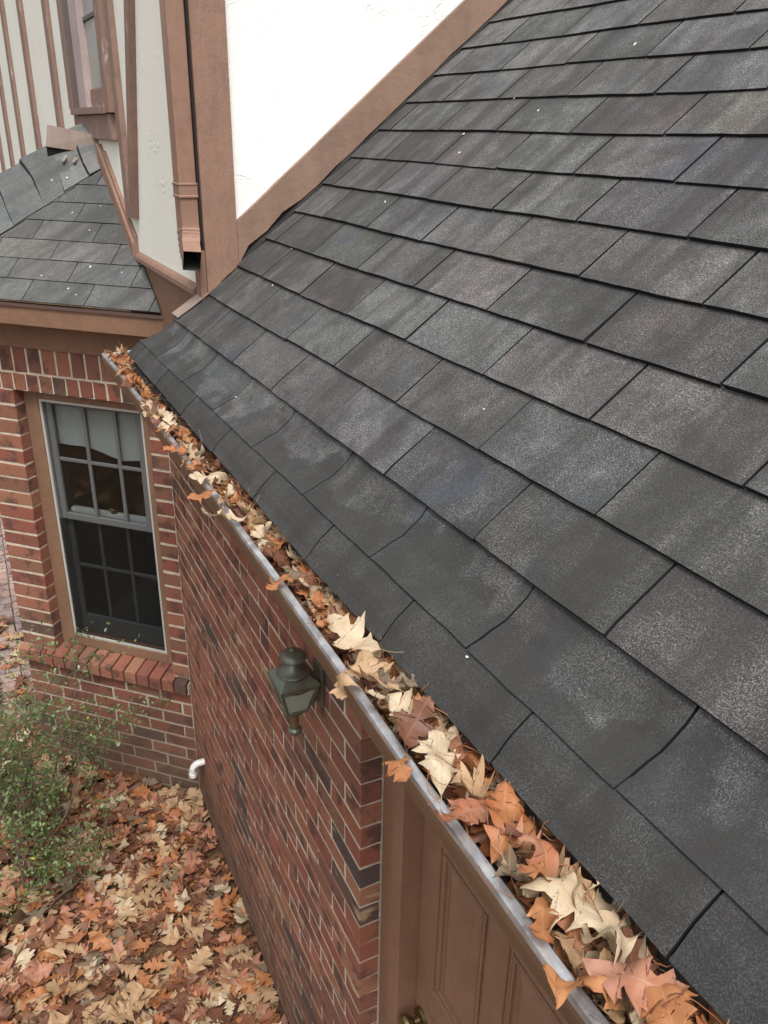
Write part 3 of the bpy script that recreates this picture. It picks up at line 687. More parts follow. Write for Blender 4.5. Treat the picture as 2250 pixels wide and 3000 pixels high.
# soldier row, then a row of headers
pw = 0.0745; t = WT
nb = 13
for i in range(nb):
    a = WT - (i + 1) * WT / nb * 1.0; wb(a + g2, a + WT / nb - g2, -0.284, -0.172)
nb2 = 14
for i in range(nb2):
    a = WT - (i + 1) * WT / nb2; wb(a + g2, a + WT / nb2 - g2, -0.370, -0.294)
# running bond under the sill
for c_ in range(10):
    z1 = -1.862 - c_ * 0.0715; z0 = z1 - 0.0715
    # measured joints: t = .874,.669,.468 in one course and .789,.587,.388 in the next
    st = 0.874 + .2035 if c_ % 2 == 1 else 0.789 + .2035
    a = st
    while a > 0.0:
        b = a - 0.2035; ta, tb = max(b, 0.0), min(a, WT)
        if tb - ta > 0.02: wb(ta + g2, tb - g2, z0 + g2, z1 - g2)
        a = b
# sloping rowlock sill bricks
sill = MB(); sill.prism([Wp(0.0, -1.765, -0.10), Wp(0.0, -1.80, 0.018), Wp(0.0, -1.858, 0.018), Wp(0.0, -1.858, -0.10)], WD * (WT + .01)); sill_o = sill.build('window_sill', M_MORT, bay)
ns_ = 14
for i in range(ns_):
    a = -0.0 + i * (WT + .015) / ns_; b = a + (WT + .015) / ns_
    m = MB(); d = 0.038
    m.prism([Wp(a + g2, -1.752, -0.085), Wp(a + g2, -1.782 + random.uniform(-.002, .002), d), Wp(a + g2, -1.849, d), Wp(a + g2, -1.846, -0.09)], WD * (b - a - JT))
    m.build('sill_brick', M_BRP, sill_o, bevel=0.0025, seg=1)
# ---- window
wcx = Wp(0.44, -1.76)
WR = -0.060
wf = MB()
def wfb(m, t0, t1, z0, z1, r0, r1): m.box(Wp(t0, z0, r0), WD * (t1 - t0), WN * (r1 - r0), Z * (z1 - z0))
wfb(wf, 0.094, 0.158, -1.755, -0.374, -0.12, WR); wfb(wf, 0.708, 0.783, -1.755, -0.374, -0.12, WR); wfb(wf, 0.1582, 0.7078, -0.424, -0.374, -0.12, WR); wfb(wf, 0.1582, 0.7078, -1.755, -1.702, -0.12, WR)
winb = wf.build('window', M_FASC, bay, bevel=0.003)
sf = MB(); th_ = 0.011
wfb(sf, 0.1585, 0.1585 + th_, -1.701, -0.425, -0.075, -0.066); wfb(sf, 0.7075 - th_, 0.7075, -1.701, -0.425, -0.075, -0.066); wfb(sf, 0.1697, 0.6963, -0.436, -0.425, -0.075, -0.066); wfb(sf, 0.1697, 0.6963, -1.701, -1.690, -0.075, -0.066)
sf.build('screen_frame', M_SASHL, winb)
def sash(r, z0, z1, vs, hz, nm, l0=0.180, l1=0.690, br=.034, blw=.03):
    m = MB(); d = 0.022
    wfb(m, l0, l0 + blw, z0, z1, r - d, r); wfb(m, l1 - blw, l1, z0, z1, r - d, r); wfb(m, l0 + blw + .0003, l1 - blw - .0003, z0, z0 + br, r - d, r); wfb(m, l0 + blw + .0003, l1 - blw - .0003, z1 - .026, z1, r - d, r)
    o = m.build(nm, M_SASH, winb, bevel=0.002)
    for v in vs:
        q = MB(); wfb(q, v - .0085, v + .0085, z0 + br + .0005, z1 - .0265, r - d + .004, r - .003); q.build('muntin', M_SASH, winb, bevel=0.003)
    q = MB(); wfb(q, l0 + blw + .0006, l1 - blw - .0006, hz - .0085, hz + .0085, r - d + .005, r - .0045); q.build('muntin', M_SASH, winb, bevel=0.003)
    return o
sash(-0.085, -1.035, -0.426, (0.492, 0.325), -0.722, 'upper_sash')
sash(-0.118, -1.700, -1.010, (0.512, 0.352), -1.305, 'lower_sash', br=.105)
ledge = MB(); wfb(ledge, 0.2105, 0.6595, -1.022, -0.988, -0.150, -0.1185); ledge.build('meeting_rail', M_RAIL, winb, bevel=0.002)
side = MB(); wfb(side, 0.1587, 0.178, -1.70, -0.43, -0.17, -0.08); wfb(side, 0.692, 0.7073, -1.70, -0.43, -0.17, -0.08); side.build('track', M_SASH, winb)
# panes, one for each light
def panes(r, ts, zs):
    for (a, b) in ts:
        for (c, d) in zs:
            q = MB(); wfb(q, a, b, c, d, r - .004, r); q.build('pane', M_GLASS, winb)
panes(-0.0965, [(.2102, .3163), (.3337, .4833), (.5007, .6598)], [(-1.0008, -0.7308), (-0.7132, -0.4523)])
panes(-0.1295, [(.2102, .3433), (.3607, .5033), (.5207, .6598)], [(-1.5948, -1.3138), (-1.2962, -1.0370)])
scr = MB(); wfb(scr, .1699, .6961, -1.6895, -1.03, -0.0722, -0.0712); scr.build('insect_screen', M_SCREEN, winb)
lk = MB(); lp = Wp(0.42, -0.986, -0.135); lk.lathe(lp, [(0, 0), (.018, 0), (.018, .005), (.010, .010), (0, .011)], 14); lk.tube([lp + Z * .008, lp + Z * .014 + WD * .012, lp + Z * .014 + WD * .032], [.005, .005, .003], 8)
lk.build('sash_lock', M_BRASS, winb, smooth=True)
# pale sheet standing in for the sky's reflection, and dark room behind
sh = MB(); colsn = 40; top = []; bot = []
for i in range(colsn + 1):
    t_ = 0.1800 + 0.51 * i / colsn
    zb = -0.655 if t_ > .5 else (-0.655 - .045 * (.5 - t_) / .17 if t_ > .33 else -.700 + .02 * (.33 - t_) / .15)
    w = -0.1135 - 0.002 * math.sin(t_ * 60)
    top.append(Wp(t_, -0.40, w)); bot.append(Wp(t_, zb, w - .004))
sh.grid([bot, top]); sh.build('sky_reflection_sheet', M_SKYREFL, winb, smooth=True)
rm = MB()
for args in [(0.10, 0.80, -1.80, -1.795, -0.9, -0.17), (0.10, 0.80, -0.372, -0.365, -0.9, -0.17), (0.10, 0.11, -1.79, -0.373, -0.9, -0.17), (0.79, 0.80, -1.79, -0.373, -0.9, -0.17), (0.10, 0.80, -1.79, -0.373, -0.91, -0.901)]:
    wfb(rm, *args)
rm.build('room_lining', NT('dim_room').fin((0.12, 0.13, 0.135), 0.9), winb)
# ---- frieze, fascia, eave of the bay
fz = MB(); wfb(fz, 0.0, WT + .01, -0.170, -0.026, -0.10, 0.012); fz.build('frieze_board', M_FASC, bay, bevel=0.002)
fa = MB(); wfb(fa, -0.23, 1.62, -0.027, 0.050, 0.150, 0.172); fa.build('fascia_board', M_FASC, bay, bevel=0.002)
sf2 = MB(); wfb(sf2, -0.10, 1.60, -0.0255, -0.018, 0.012, 0.149); sf2.build('soffit', M_FASC, bay)
de = MB(); wfb(de, -0.225, 1.62, 0.0505, 0.064, 0.150, 0.180); de.build('drip_edge', NT('dark_drip_edge').fin((0.10, 0.065, 0.055), 0.5), bay)
# ---- hip roof
T10 = 10 / 12; GG = T10 / math.sqrt(2); CB = -0.460; cosb = math.cos(math.atan(T10)); sinb = math.sin(math.atan(T10))
def BP(tp, d, n=0.0):           # t' across, d up the slope, n off the slope
    qd = d * cosb                # (x+y)/sqrt2
    x = (qd - tp * 1.0) / math.sqrt(2); y = (qd + tp) / math.sqrt(2)
    nn = Vector((-GG, -GG, 1)).normalized()
    return Vector((x, y, GG * (x + y) + CB)) + nn * n
YH = 1.762
d0 = 0.838
def cons(poly, ymax):
    # x<=XC-.001 : (q - tp)/sqrt2 <= XC ; y<=ymax
    poly = clip(poly, -1 / math.sqrt(2), cosb / math.sqrt(2), XC - .0015)
    return clip(poly, 1 / math.sqrt(2), cosb / math.sqrt(2), ymax)
m = MB(); pl = cons([(-1, d0 + .01), (2.6, d0 + .01), (2.6, 2.4), (-1, 2.4)], YH - 0.02); m.add([BP(a, b, -.010) for a, b in pl], [tuple(range(len(pl)))])
# back slopes, falling away behind the hip
eL = (0.904) ; hx0 = eL - YH
m.add([(XC - .001, YH, GG * (XC + YH) + CB - .012), (hx0, YH, 0.06), (XC - .001, 2 * YH - (eL - XC), 0.06)], [(0, 1, 2)], 1)
roof_b = m.build('roof', [M_UNDER, M_SHB], bay)
offs = [0.59, 0.718, 0.562, 0.70, 0.539, 0.68, 0.53, 0.67, 0.53]
rb_ = random.Random(21)
ce = 0.1078
for c in range(8):
    a0 = d0 + c * ce - (0.004 if c == 0 else 0); a1 = a0 + ce + 0.02
    for kx in range(-4, 7):
        t0 = offs[c] + kx * 0.2938 + 0.0018; t1 = t0 + 0.2938 - 0.0036
        pl = cons([(t0, a0), (t1, a0), (t1, a1), (t0, a1)], 1.55)
        if len(pl) < 3: continue
        ar = abs(sum(pl[i][0] * pl[(i + 1) % len(pl)][1] - pl[(i + 1) % len(pl)][0] * pl[i][1] for i in range(len(pl)))) / 2
        if ar < 0.0012: continue
        lift = rb_.uniform(.004, .0055)
        f = lambda d: lift * (1 - (d - a0) / (a1 - a0)) + .0006
        if sum(pl[i][0] * pl[(i + 1) % len(pl)][1] - pl[(i + 1) % len(pl)][0] * pl[i][1] for i in range(len(pl))) < 0: pl = pl[::-1]
        top = [BP(a, b, f(b)) for a, b in pl]; bo = [BP(a, b, f(b) - .0045) for a, b in pl]; n = len(pl)
        mm = MB(); mm.add(top, [tuple(reversed(range(n)))], 0)
        mm.add(top + bo, [(i, (i + 1) % n, n + (i + 1) % n, n + i) for i in range(n)], 1)
        mm.build('shingle', [M_SHB, M_EDGE], roof_b)
# hip caps: each folded piece overlaps the next one down
hz = lambda x, y: GG * (x + y) + CB
caps = [0.283, 0.205, 0.092, -0.014, -0.136, -0.255, -0.37, -0.49, -0.61]
for i in range(len(caps) - 1):
    xa, xb = caps[i] - 0.0, caps[i + 1]
    xa2 = min(xa + 0.05, XC - .001)
    rowt = []; rowb = []
    for y, n in ((1.452, .006), (1.52, .012), (1.562, .023), (1.582, .031), (1.605, .033), (1.69, .020), (YH + .006, .004), (YH + .03, -.03)):
        wob = 0.010 * math.sin(y * 9 + i * 2)
        lift = 0.012
        yy = y + .004 * math.sin(i * 3 + y * 7)
        zA = hz(xa2, min(y, YH)) + n + .0012; zB = hz(xb, min(y, YH)) + n + lift
        rowt.append((Vector((xa2, yy, zA)), Vector((xb - wob + 0.045 * (y - 1.58) / .18 * -.3, yy, zB))))
    mm = MB()
    mm.grid([[a for a, b in rowt], [b for a, b in rowt]], 0)
    mm.grid([[b for a, b in rowt], [b + Vector((-.0045, 0, -.014)) for a, b in rowt]], 1); mm.grid([[rowt[0][0], rowt[0][1]], [rowt[0][0] - Z * .006, rowt[0][1] - Z * .006]], 1)
    mm.build('ridge_cap', [M_CAP, M_EDGE], roof_b)
for (px, py, r) in [(.10, 1.02, .006), (.03, 1.12, .004), (.16, 1.0, .003), (.0, .99, .0045), (.02, .94, .004), (.14, 1.19, .004), (.12, 1.5, .005), (.06, 1.54, .005), (-.08, 1.13, .006), (.2, .9, .003), (.1, 1.33, .004), (.21, 1.27, .003)]:
    speck(roof_b, Vector((px, py, hz(px, py) + (.024 if py > 1.45 else .005))), (-GG, -GG, 1), r, random.uniform(1, 1.8), random.uniform(0, 3))

# small bent flashing flap at the foot of the corner
ff = MB(); A = [RP(0.385, -0.03, .010), RP(.375, .035, .012), RP(.30, .050, .016), RP(.262, .052, .022), RP(.262, .003, .014), RP(.31, -.012, .011)]
ff.prism(A, Vector((-ST, 0, CT)) * .0025); tag(ff.build('corner_flashing', M_FLASH, house))

# ================================================================== GUTTER
def shear(o):
    for v in o.data.vertices:
        g = gx(v.co.y); f = max(0, min(1, (v.co.x + .05) / .11)); v.co.x += g * (1 - .45 * f)          # the back shifts less than the lip
    o.data.update(); return o
gut = empty('gutter', (0.0, -1.5, -0.12), 'brown box gutter with bare metal lip, packed with fallen leaves', 'gutter')
Y0, Y1 = -3.3, 0.36
GP = [(0.061, 0.002), (0.061, -0.076), (-0.028, -0.078), (-0.035, -0.068), (-0.0365, -0.052), (-0.042, -0.040), (-0.050, -0.026), (-0.0525, -0.013), (-0.0525, 0.0005)]
tr = MB(); ys = [Y0 + (Y1 - Y0) * i / 30 for i in range(31)]
tr.grid([[Vector((x, y, z)) for y in ys] for x, z in GP], 0); 
tr.grid([[Vector((x + (.0022 if x < 0.05 else -.0022), y, z + .0022)) for y in ys] for x, z in GP], 1, flip=True)
shear(tr.build('trough', [M_GUTB, M_GALV], gut, smooth=True))
lipm = MB(); rl = random.Random(2)
lip = []
for x, z in [(-0.0535, -0.006), (-0.0545, 0.0), (-0.053, 0.0042), (-0.048, 0.0058), (-0.041, 0.0050), (-0.0385, 0.002), (-0.0392, -0.005)]:
    lip.append([Vector((x + .0010 * math.sin(y * 5 + 1) + .0006 * math.sin(y * 17), y, z + .0008 * math.sin(y * 11))) for y in [Y0 + (Y1 - Y0) * i / 90 for i in range(91)]])
lipm.grid(lip, 0); shear(lipm.build('lip', M_GALV, gut, smooth=True))
ec = MB(); ec.prism([(x, Y1, z) for x, z in [(0.075, 0.006)] + GP[1:]], (0, 0.003, 0)); shear(ec.build('end_cap', M_CAPW, gut))

# ================================================================== DOWNSPOUT
ds = empty('downspout', (0.25, 0.03, 0.35), 'brown corrugated downspout with an open elbow beside the corner board', 'downspout')
def rect(c, r, w, d, u, v): return [c + u * (sx * w / 2) + v * (sy * d / 2) for sx, sy in ((-1, -1), (-.5, -1.0), (0, -1), (.5, -1.0), (1, -1), (1, 0), (1, 1), (.5, 1), (0, 1), (-.5, 1), (-1, 1), (-1, 0))]
X = Vector((1, 0, 0)); Yv = Vector((0, 1, 0))
dm = MB(); c0 = Vector((0.2535, 0.030, 0))
def ring_tube(m, sects, mi=0, close=False):
    n = len(sects[0]); vs = [v for s in sects for v in s]; fs = []
    for j in range(len(sects) - 1):
        for i in range(n): a = j * n + i; b = j * n + (i + 1) % n; fs.append((a, b, b + n, a + n))
    m.add(vs, fs, mi)
sec = [rect(c0 + Z * z, 0, .053, .068, X, Yv) for z in (0.548, 1.0, 2.0, 3.6)]
ring_tube(dm, sec); dm.build('pipe', M_METB, ds, bevel=0.004)
bn = MB(); ring_tube(bn, [rect(c0 + Z * z, 0, .053 + w, .068 + w, X, Yv) for z, w in ((0.532, .002), (.534, .007), (.538, .007), (.541, .003), (.566, .003), (.569, .007), (.573, .007), (.575, .002))]); bn.build('collar', M_METB, ds)
el = MB(); secs = []
path = []
for i in range(29):
    f = i / 28
    if f < 0.30: p = c0 + Z * (0.533 - f / .30 * 0.075); a = 0
    else:
        g = (f - .30) / .70; a = math.radians(66) * min(1, g / .62); 
        p = None
    path.append((p, a))
cur = c0 + Z * 0.458; last = 0
for i, (p, a) in enumerate(path):
    if p is None:
        cur = cur + (Vector((-.22 * math.sin(a), -math.sin(a), -math.cos(a)))).normalized() * 0.0078; p = cur.copy()
    dirv = Vector((-.22 * math.sin(a), -math.sin(a), -math.cos(a))).normalized(); vv = dirv.cross(X).normalized(); uu = vv.cross(dirv).normalized()
    if uu.dot(X) < 0: uu = -uu
    if vv.dot(Yv) < 0: vv = -vv
    rib = 0.0035 * (1 if (9 < i < 21 and i % 2) else 0)
    secs.append(rect(p, 0, .052 + rib, .064 + rib, uu, vv))
ring_tube(el, secs); ring_tube(el, [[v + (sum(s, Vector()) / 12 - v) * .05 for v in s] for s in secs[::-1]], 1)
el.build('elbow', [M_METB, NT('dark_pipe_inside').fin((0.02, 0.025, 0.018), 0.9)], ds)  # near-black lining inside the elbow mouth

# ================================================================== WALL LANTERN
LC = G(0.258, 0, 0.075); lan = empty('wall_lantern', (LC.x, LC.y, -0.75), 'aged bronze coach lantern mounted on the brick wall below gutter', 'lantern')
b0 = Vector((LC.x, LC.y, 0))
m = MB(); m.lathe(b0, [(0, -.462), (.003, -.464), (.004, -.474), (.008, -.477), (.008, -.480), (0.0, -.481)][::-1], 16); m.lathe(b0, [(0, -.479), (.010, -.481), (.026, -.485), (.034, -.493), (.0355, -.499), (.033, -.5015), (.020, -.503), (.013, -.506), (0, -.507)][::-1], 28); m.build('finial_cap', M_BRZ, lan, smooth=True)
m = MB(); m.lathe(b0, [(0, -.505), (.013, -.505), (.0145, -.513), (.022, -.526), (.034, -.5345), (.043, -.538), (.0445, -.5415), (.042, -.545), (.038, -.549), (0, -.550)][::-1], 32); m.build('dome', M_BRZ, lan, smooth=True)
def sq(r, z, rot=math.radians(45)): return [b0 + Vector((r * math.cos(rot + rotG + i * math.pi / 2), r * math.sin(rot + rotG + i * math.pi / 2), z)) for i in range(4)]
def frus(m, rz):
    rows = [sq(r, z) for r, z in rz]; vs = [v for r in rows for v in r]
    for j in range(len(rows) - 1): m.add(rows[j] + rows[j + 1], [(i, (i + 1) % 4, 4 + (i + 1) % 4, 4 + i) for i in range(4)])
    m.add(rows[0], [(3, 2, 1, 0)]); m.add(rows[-1], [(0, 1, 2, 3)])
m = MB(); frus(m, [(.074, -.570), (.077, -.565), (.074, -.559), (.058, -.5495), (.040, -.540)]); m.build('roof_plate', M_BRZ, lan, bevel=.002)
m = MB(); frus(m, [(.035, -.654), (.066, -.5705)]); m.build('glass_body', M_LGLASS, lan)
t4, b4 = sq(.0690, -.570), sq(.0380, -.655)
for i in range(4):
    m = MB(); m.tube([t4[i], b4[i]], .0040, 6); m.build('corner_bar', M_BRZ, lan)
for zc_, rr in ((-.574, .068), (-.654, .039)):
    s4 = sq(rr, zc_); m = MB()
    for i in range(4): m.tube([s4[i], s4[(i + 1) % 4]], .004, 6)
    m.build('frame_ring', M_BRZ, lan)
m = MB()
for i in range(4):
    a, b_, c_, d_ = t4[i], t4[(i + 1) % 4], b4[(i + 1) % 4], b4[i]
    m.tube([a * .9 + b_ * .1 + (d_ - a) * .06, (a + b_) / 2 + ((c_ + d_) / 2 - (a + b_) / 2) * .17, a * .1 + b_ * .9 + (c_ - b_) * .06], .002, 5)
m.build('scroll_wire', M_BRZ, lan)
m = MB(); m.lathe(b0, [(0, -.653), (.034, -.654), (.031, -.661), (.018, -.666), (.014, -.671), (0, -.672)][::-1], 20); m.build('base_cup', M_BRZ, lan, smooth=True)
m = MB(); m.lathe(b0, [(.0125, -.67), (.0115, -.695), (.0105, -.722)][::-1], 18); m.build('stem', M_BRASSR, lan, smooth=True)
m = MB(); m.lathe(b0, [(0, -.718), (.014, -.719), (.019, -.724), (.019, -.730), (.013, -.734), (.011, -.741), (.004, -.749), (0, -.752)][::-1], 20); m.build('tip', M_BRZ, lan, smooth=True)
m = MB(); m.box(G(.228, -.66, 0.001), U * .06, N * .010, Z * .125); m.build('back_plate', M_BRZ, lan, bevel=.003)
m = MB(); m.tube([G(.258, -.60, .008), G(.258, -.592, .028), G(.258, -.585, .05)], .007, 8); m.tube([G(.258, -.648, .006), G(.258, -.654, .03), G(.258, -.650, .058)], [.006, .005, .006], 8); m.build('arm', M_BRZ, lan, smooth=True)

# ================================================================== DRAIN PIPE
dp = empty('drain_elbow', (*G(1.93, 0, .04).xy, -2.22), 'white plastic pipe elbow poking out of brick wall near corner', 'pipe')
c = G(1.90, -2.150, 0)
m = MB(); pts = [c + N * -.03, c + N * .026] + [c + N * (.026 + .034 * math.sin(math.radians(a))) + Z * (-.034 * (1 - math.cos(math.radians(a)))) for a in range(15, 91, 15)] + [c + N * .06 - Z * .070]
m.tube(pts, .0165, 18); m.build('pipe', M_PVC, dp, smooth=True)
m = MB(); m.tube([c + N * .06 - Z * .050, c + N * .06 - Z * .053, c + N * .06 - Z * .0705], [.0165, .0192, .0192], 18); m.build('hub', M_PVC, dp, smooth=True)

# ================================================================== BRICK EDGING PATH
path_o = MB(); path_o.box((-0.62, 1.7, ZG - .02), (0.42, 0, 0), (0, 7.5, 0), (0, 0, 0.030)); po = path_o.build('path', M_MORT); tag(po, 'pale brick walkway running away behind the bay', 'path', kind='structure')
for i in range(34):
    y = 2.0 + i * .105
    for j in range(2):
        o = bpy.data.objects.new('brick', brick_mesh(0.19, 0.095, 0.05, random.randrange(5), M_PAVE, 'p')); col.objects.link(o)
        o.location = (-0.335 - j * .2 + .0 * y + (y - 2.0) * 0.030, y, ZG + .034 + random.uniform(-.002, .002)); o.rotation_euler = (math.radians(-90), 0, random.uniform(-.02, .02)); adopt(o, po)

# ================================================================== LEAVES
def leaf_outline(rnd, lobes=3, fat=1.0):
    # right half, from base to tip; y 0..1, x half width
    pts = [(0.0, 0.0), (0.035, 0.06), (0.10 * fat, 0.15)]
    ys = [0.30, 0.52, 0.74] if lobes == 3 else [0.25, 0.42, 0.60, 0.78]
    ws = [0.26, 0.36, 0.24] if lobes == 3 else [0.22, 0.34, 0.34, 0.22]
    for i, (y, w) in enumerate(zip(ys, ws)):
        w = w * fat * rnd.uniform(.82, 1.18); y += rnd.uniform(-.025, .025)
        pts += [(w * .50, y - .035), (w * .74, y + .025), (w * 1.02, y + .105), (w * .70, y + .085)]
        if w > .27: pts += [(w * .74, y + .150), (w * .48, y + .095)]
        nxt = ys[i + 1] if i + 1 < len(ys) else 0.95
        pts.append((0.100 * fat * rnd.uniform(.8, 1.5), (y + .09 + nxt - .035) / 2))
    pts += [(0.095 * fat, 0.955), (0.045, 0.965), (0.0, 1.04)]
    return pts
def leaf_mesh(rnd, name, mat, L=0.11, curl=0.6, bend=0.5, sub=1, stem=True, lobes=None, fat=1.0, thin=False):
    bm = bmesh.new(); uvl = bm.loops.layers.uv.new('UVMap')
    lo = lobes or rnd.choice((3, 3, 4))
    R_ = leaf_outline(rnd, lo, fat); Lf = leaf_outline(rnd, lo, fat)
    nsp = 9; sp = [bm.verts.new((0, 1.0 * i / (nsp - 1), 0)) for i in range(nsp)]
    def near(y): return sp[max(0, min(nsp - 1, round(y * (nsp - 1))))]
    for sgn, pts in ((1, R_), (-1, Lf)):
        prev = None; ps = None
        for (x, y) in pts[1:-1]:
            v = bm.verts.new((sgn * x, y, 0)); s_ = near(y)
            if prev is None: prev = sp[0]; ps = sp[0]
            if si(s_, sp) < si(ps, sp): s_ = ps
            try:
                if prev is sp[0] and ps is sp[0]:
                    if s_ is not sp[0]:
                        ks = si(s_, sp); 
                        bm.faces.new([sp[0], v, s_] if sgn > 0 else [sp[0], s_, v])
                    ps = s_; prev = v; continue
                if s_ is ps: f = [ps, prev, v]
                else: f = [ps, prev, v, s_]
                bm.faces.new(f if sgn > 0 else f[::-1])
            except ValueError: pass
            # skipped spine verts
            prev = v; ps = s_
        tip = sp[-1]
        try:
            if ps is not tip: bm.faces.new([ps, prev, tip] if sgn > 0 else [ps, tip, prev])
        except ValueError: pass
    bmesh.ops.triangulate(bm, faces=bm.faces[:])
    for _ in range(sub): bmesh.ops.subdivide_edges(bm, edges=bm.edges[:], cuts=1, use_grid_fill=True)
    bm.verts.ensure_lookup_table()
    vb = min(bm.verts, key=lambda v: v.co.x ** 2 + v.co.y ** 2); vc = min(bm.verts, key=lambda v: v.co.x ** 2 + (v.co.y - .125) ** 2)
    a1, a2, a3, a4 = [rnd.uniform(0, 6.28) for _ in range(4)]
    cu_ = curl * rnd.uniform(.5, 1.3) * rnd.choice((1, 1, -1)); be = bend * rnd.uniform(.4, 1.3) * rnd.choice((1, -1)); twi = rnd.uniform(-.9, .9) * curl
    for v in bm.verts:
        x, y = v.co.x, v.co.y
        for l in v.link_loops: l[uvl].uv = (x + .5, y)
        z = 0.075 * math.sin(y * 9 + a1 + x * 7) * curl + 0.075 * math.sin(x * 13 + a2 + y * 6) * curl * min(1, abs(x) * 4) + .03 * math.sin(y * 21 + a3) * min(1, abs(x) * 5)
        # curl across: wrap on a cylinder
        kx = 3.2 * cu_
        if abs(kx) > 1e-3: X_ = math.sin(kx * x) / kx; z += (1 - math.cos(kx * x)) / kx
        else: X_ = x
        ang = twi * (y - .5); X2 = X_ * math.cos(ang) - z * math.sin(ang); z2 = X_ * math.sin(ang) + z * math.cos(ang)
        kb = 1.9 * be; yy = y - .5
        Y_ = math.sin(kb * yy) / kb - z2 * math.sin(kb * yy); Z_ = (1 - math.cos(kb * yy)) / kb + z2 * math.cos(kb * yy) if abs(kb) > 1e-3 else z2
        v.co = Vector((X2, Y_, Z_)) * L
    if stem:
        bpos = vb.co.copy(); dirv = (vb.co - vc.co).normalized()
        side_ = Vector((1, 0, 0)); r = 0.0008; q = []
        ln = L * rnd.uniform(.22, .4); bendv = Vector((rnd.uniform(-.5, .5), 0, rnd.uniform(-.3, .6)))
        for i in range(4):
            f = i / 3; c_ = bpos + dirv * ln * f + bendv * ln * f * f * .5
            q.append([bm.verts.new(c_ + side_ * r * math.cos(k_) + Vector((0, 0, 1)) * r * math.sin(k_)) for k_ in (0, 2.1, 4.2)])
        for i in range(3):
            for k_ in range(3):
                f = bm.faces.new((q[i][k_], q[i][(k_ + 1) % 3], q[i + 1][(k_ + 1) % 3], q[i + 1][k_]))
                for l in f.loops: l[uvl].uv = (.5, .1)
    me = bpy.data.meshes.new(name); bm.to_mesh(me); bm.free(); me.materials.append(mat)
    me.polygons.foreach_set('use_smooth', [True] * len(me.polygons)); me.update()
    return me
def si(v, sp): return sp.index(v)
rl = random.Random(77)
LM = {}
for cn in LEAF:
    LM[cn] = [leaf_mesh(rl, 'oak_leaf', LEAF[cn], 0.112, curl=rl.uniform(.5, 1.1), bend=rl.uniform(.6, 1.6), sub=2, fat=rl.uniform(.75, 1.08)) for _ in range(6)]
    LM[cn] += [leaf_mesh(rl, 'oak_leaf', LEAF[cn], 0.115, curl=rl.uniform(1.3, 2.3), bend=rl.uniform(.4, 1.2), sub=2, fat=rl.uniform(.8, 1.1)) for _ in range(4)]
ONES = ['', 'first', 'second', 'third', 'fourth', 'fifth', 'sixth', 'seventh', 'eighth', 'ninth', 'tenth', 'eleventh', 'twelfth', 'thirteenth', 'fourteenth', 'fifteenth', 'sixteenth', 'seventeenth', 'eighteenth', 'nineteenth']
def ordinal(n):
    if n < 20: return ONES[n]
    t_, o_ = divmod(n, 10); w = {2: 'twent', 3: 'thirt', 4: 'fort', 5: 'fift', 6: 'sixt', 7: 'sevent'}[t_]
    return w + ('ieth' if o_ == 0 else 'y-' + ONES[o_])
NAMEC = {'cream': 'pale cream', 'tan': 'tan', 'orange': 'orange', 'brown': 'dark red-brown', 'rose': 'rosy pink', 'grey': 'grey-brown'}
nleaf = 0
def put_leaf(cn, loc, tilt, yaw, sc, label, group, var=None):
    global nleaf
    me = LM[cn][rl.randrange(len(LM[cn])) if var is None else var]
    o = bpy.data.objects.new('oak_leaf', me); col.objects.link(o)
    q = Quaternion((0, 0, 1), yaw) @ Quaternion((1, 0, 0), tilt[0]) @ Quaternion((0, 1, 0), tilt[1])
    o.rotation_mode = 'QUATERNION'; o.rotation_quaternion = q; o.location = loc; o.scale = (sc, sc, sc)
    tag(o, label, 'leaf', group); nleaf += 1; return o
# --- leaves in the gutter, packed: deep fill as one mass
def mass(name, spots, cols, label, parent=None, sub=0, box=None):
    """many leaves joined into one mesh; spots: list of (loc, tilt, yaw, scale, colour)"""
    mats = list(LEAF.values()); idx = {c: i for i, c in enumerate(LEAF)}
    protos = {cn: [] for cn in LEAF}
    r_ = random.Random(5)
    for cn in LEAF:
        for _ in range(6):
            me = leaf_mesh(r_, 'tmp', LEAF[cn], 0.112, curl=r_.uniform(.2, .8), bend=r_.uniform(.2, .9), sub=sub, stem=False, fat=r_.uniform(.85, 1.15))
            protos[cn].append(([v.co.copy() for v in me.vertices], [tuple(p.vertices) for p in me.polygons], [tuple(l.uv) for l in me.uv_layers[0].data])); bpy.data.meshes.remove(me)
    V, F, MI, UV, SH = [], [], [], [], []
    for loc, tilt, yaw, sc, cn in spots:
        vs, fs, uv = protos[cn][r_.randrange(6)]
        q = (Quaternion((0, 0, 1), yaw) @ Quaternion((1, 0, 0), tilt[0]) @ Quaternion((0, 1, 0), tilt[1])).to_matrix() * sc
        b = len(V); L_ = Vector(loc)
        nv = [q @ v + L_ for v in vs]
        if box: nv = [Vector((min(max(v.x, box[0]), box[1]), v.y, max(v.z, box[2]))) for v in nv]
        V += [tuple(v) for v in nv]; F += [tuple(b + i for i in f) for f in fs]; MI += [idx[cn]] * len(fs); UV += uv; SH += [r_.random()] * len(vs)
    me = bpy.data.meshes.new(name); me.from_pydata(V, [], F)
    for m_ in mats: me.materials.append(m_)
    me.polygons.foreach_set('material_index', MI); me.polygons.foreach_set('use_smooth', [True] * len(F))
    u = me.uv_layers.new(name='UVMap'); u.data.foreach_set('uv', [c for t in UV for c in t])
    at = me.attributes.new('shade', 'FLOAT', 'POINT'); at.data.foreach_set('value', SH); me.update()
    o = bpy.data.objects.new(name, me); col.objects.link(o); tag(o, label, 'leaf litter', kind='stuff'); return o
rg = random.Random(31)
_co = {}
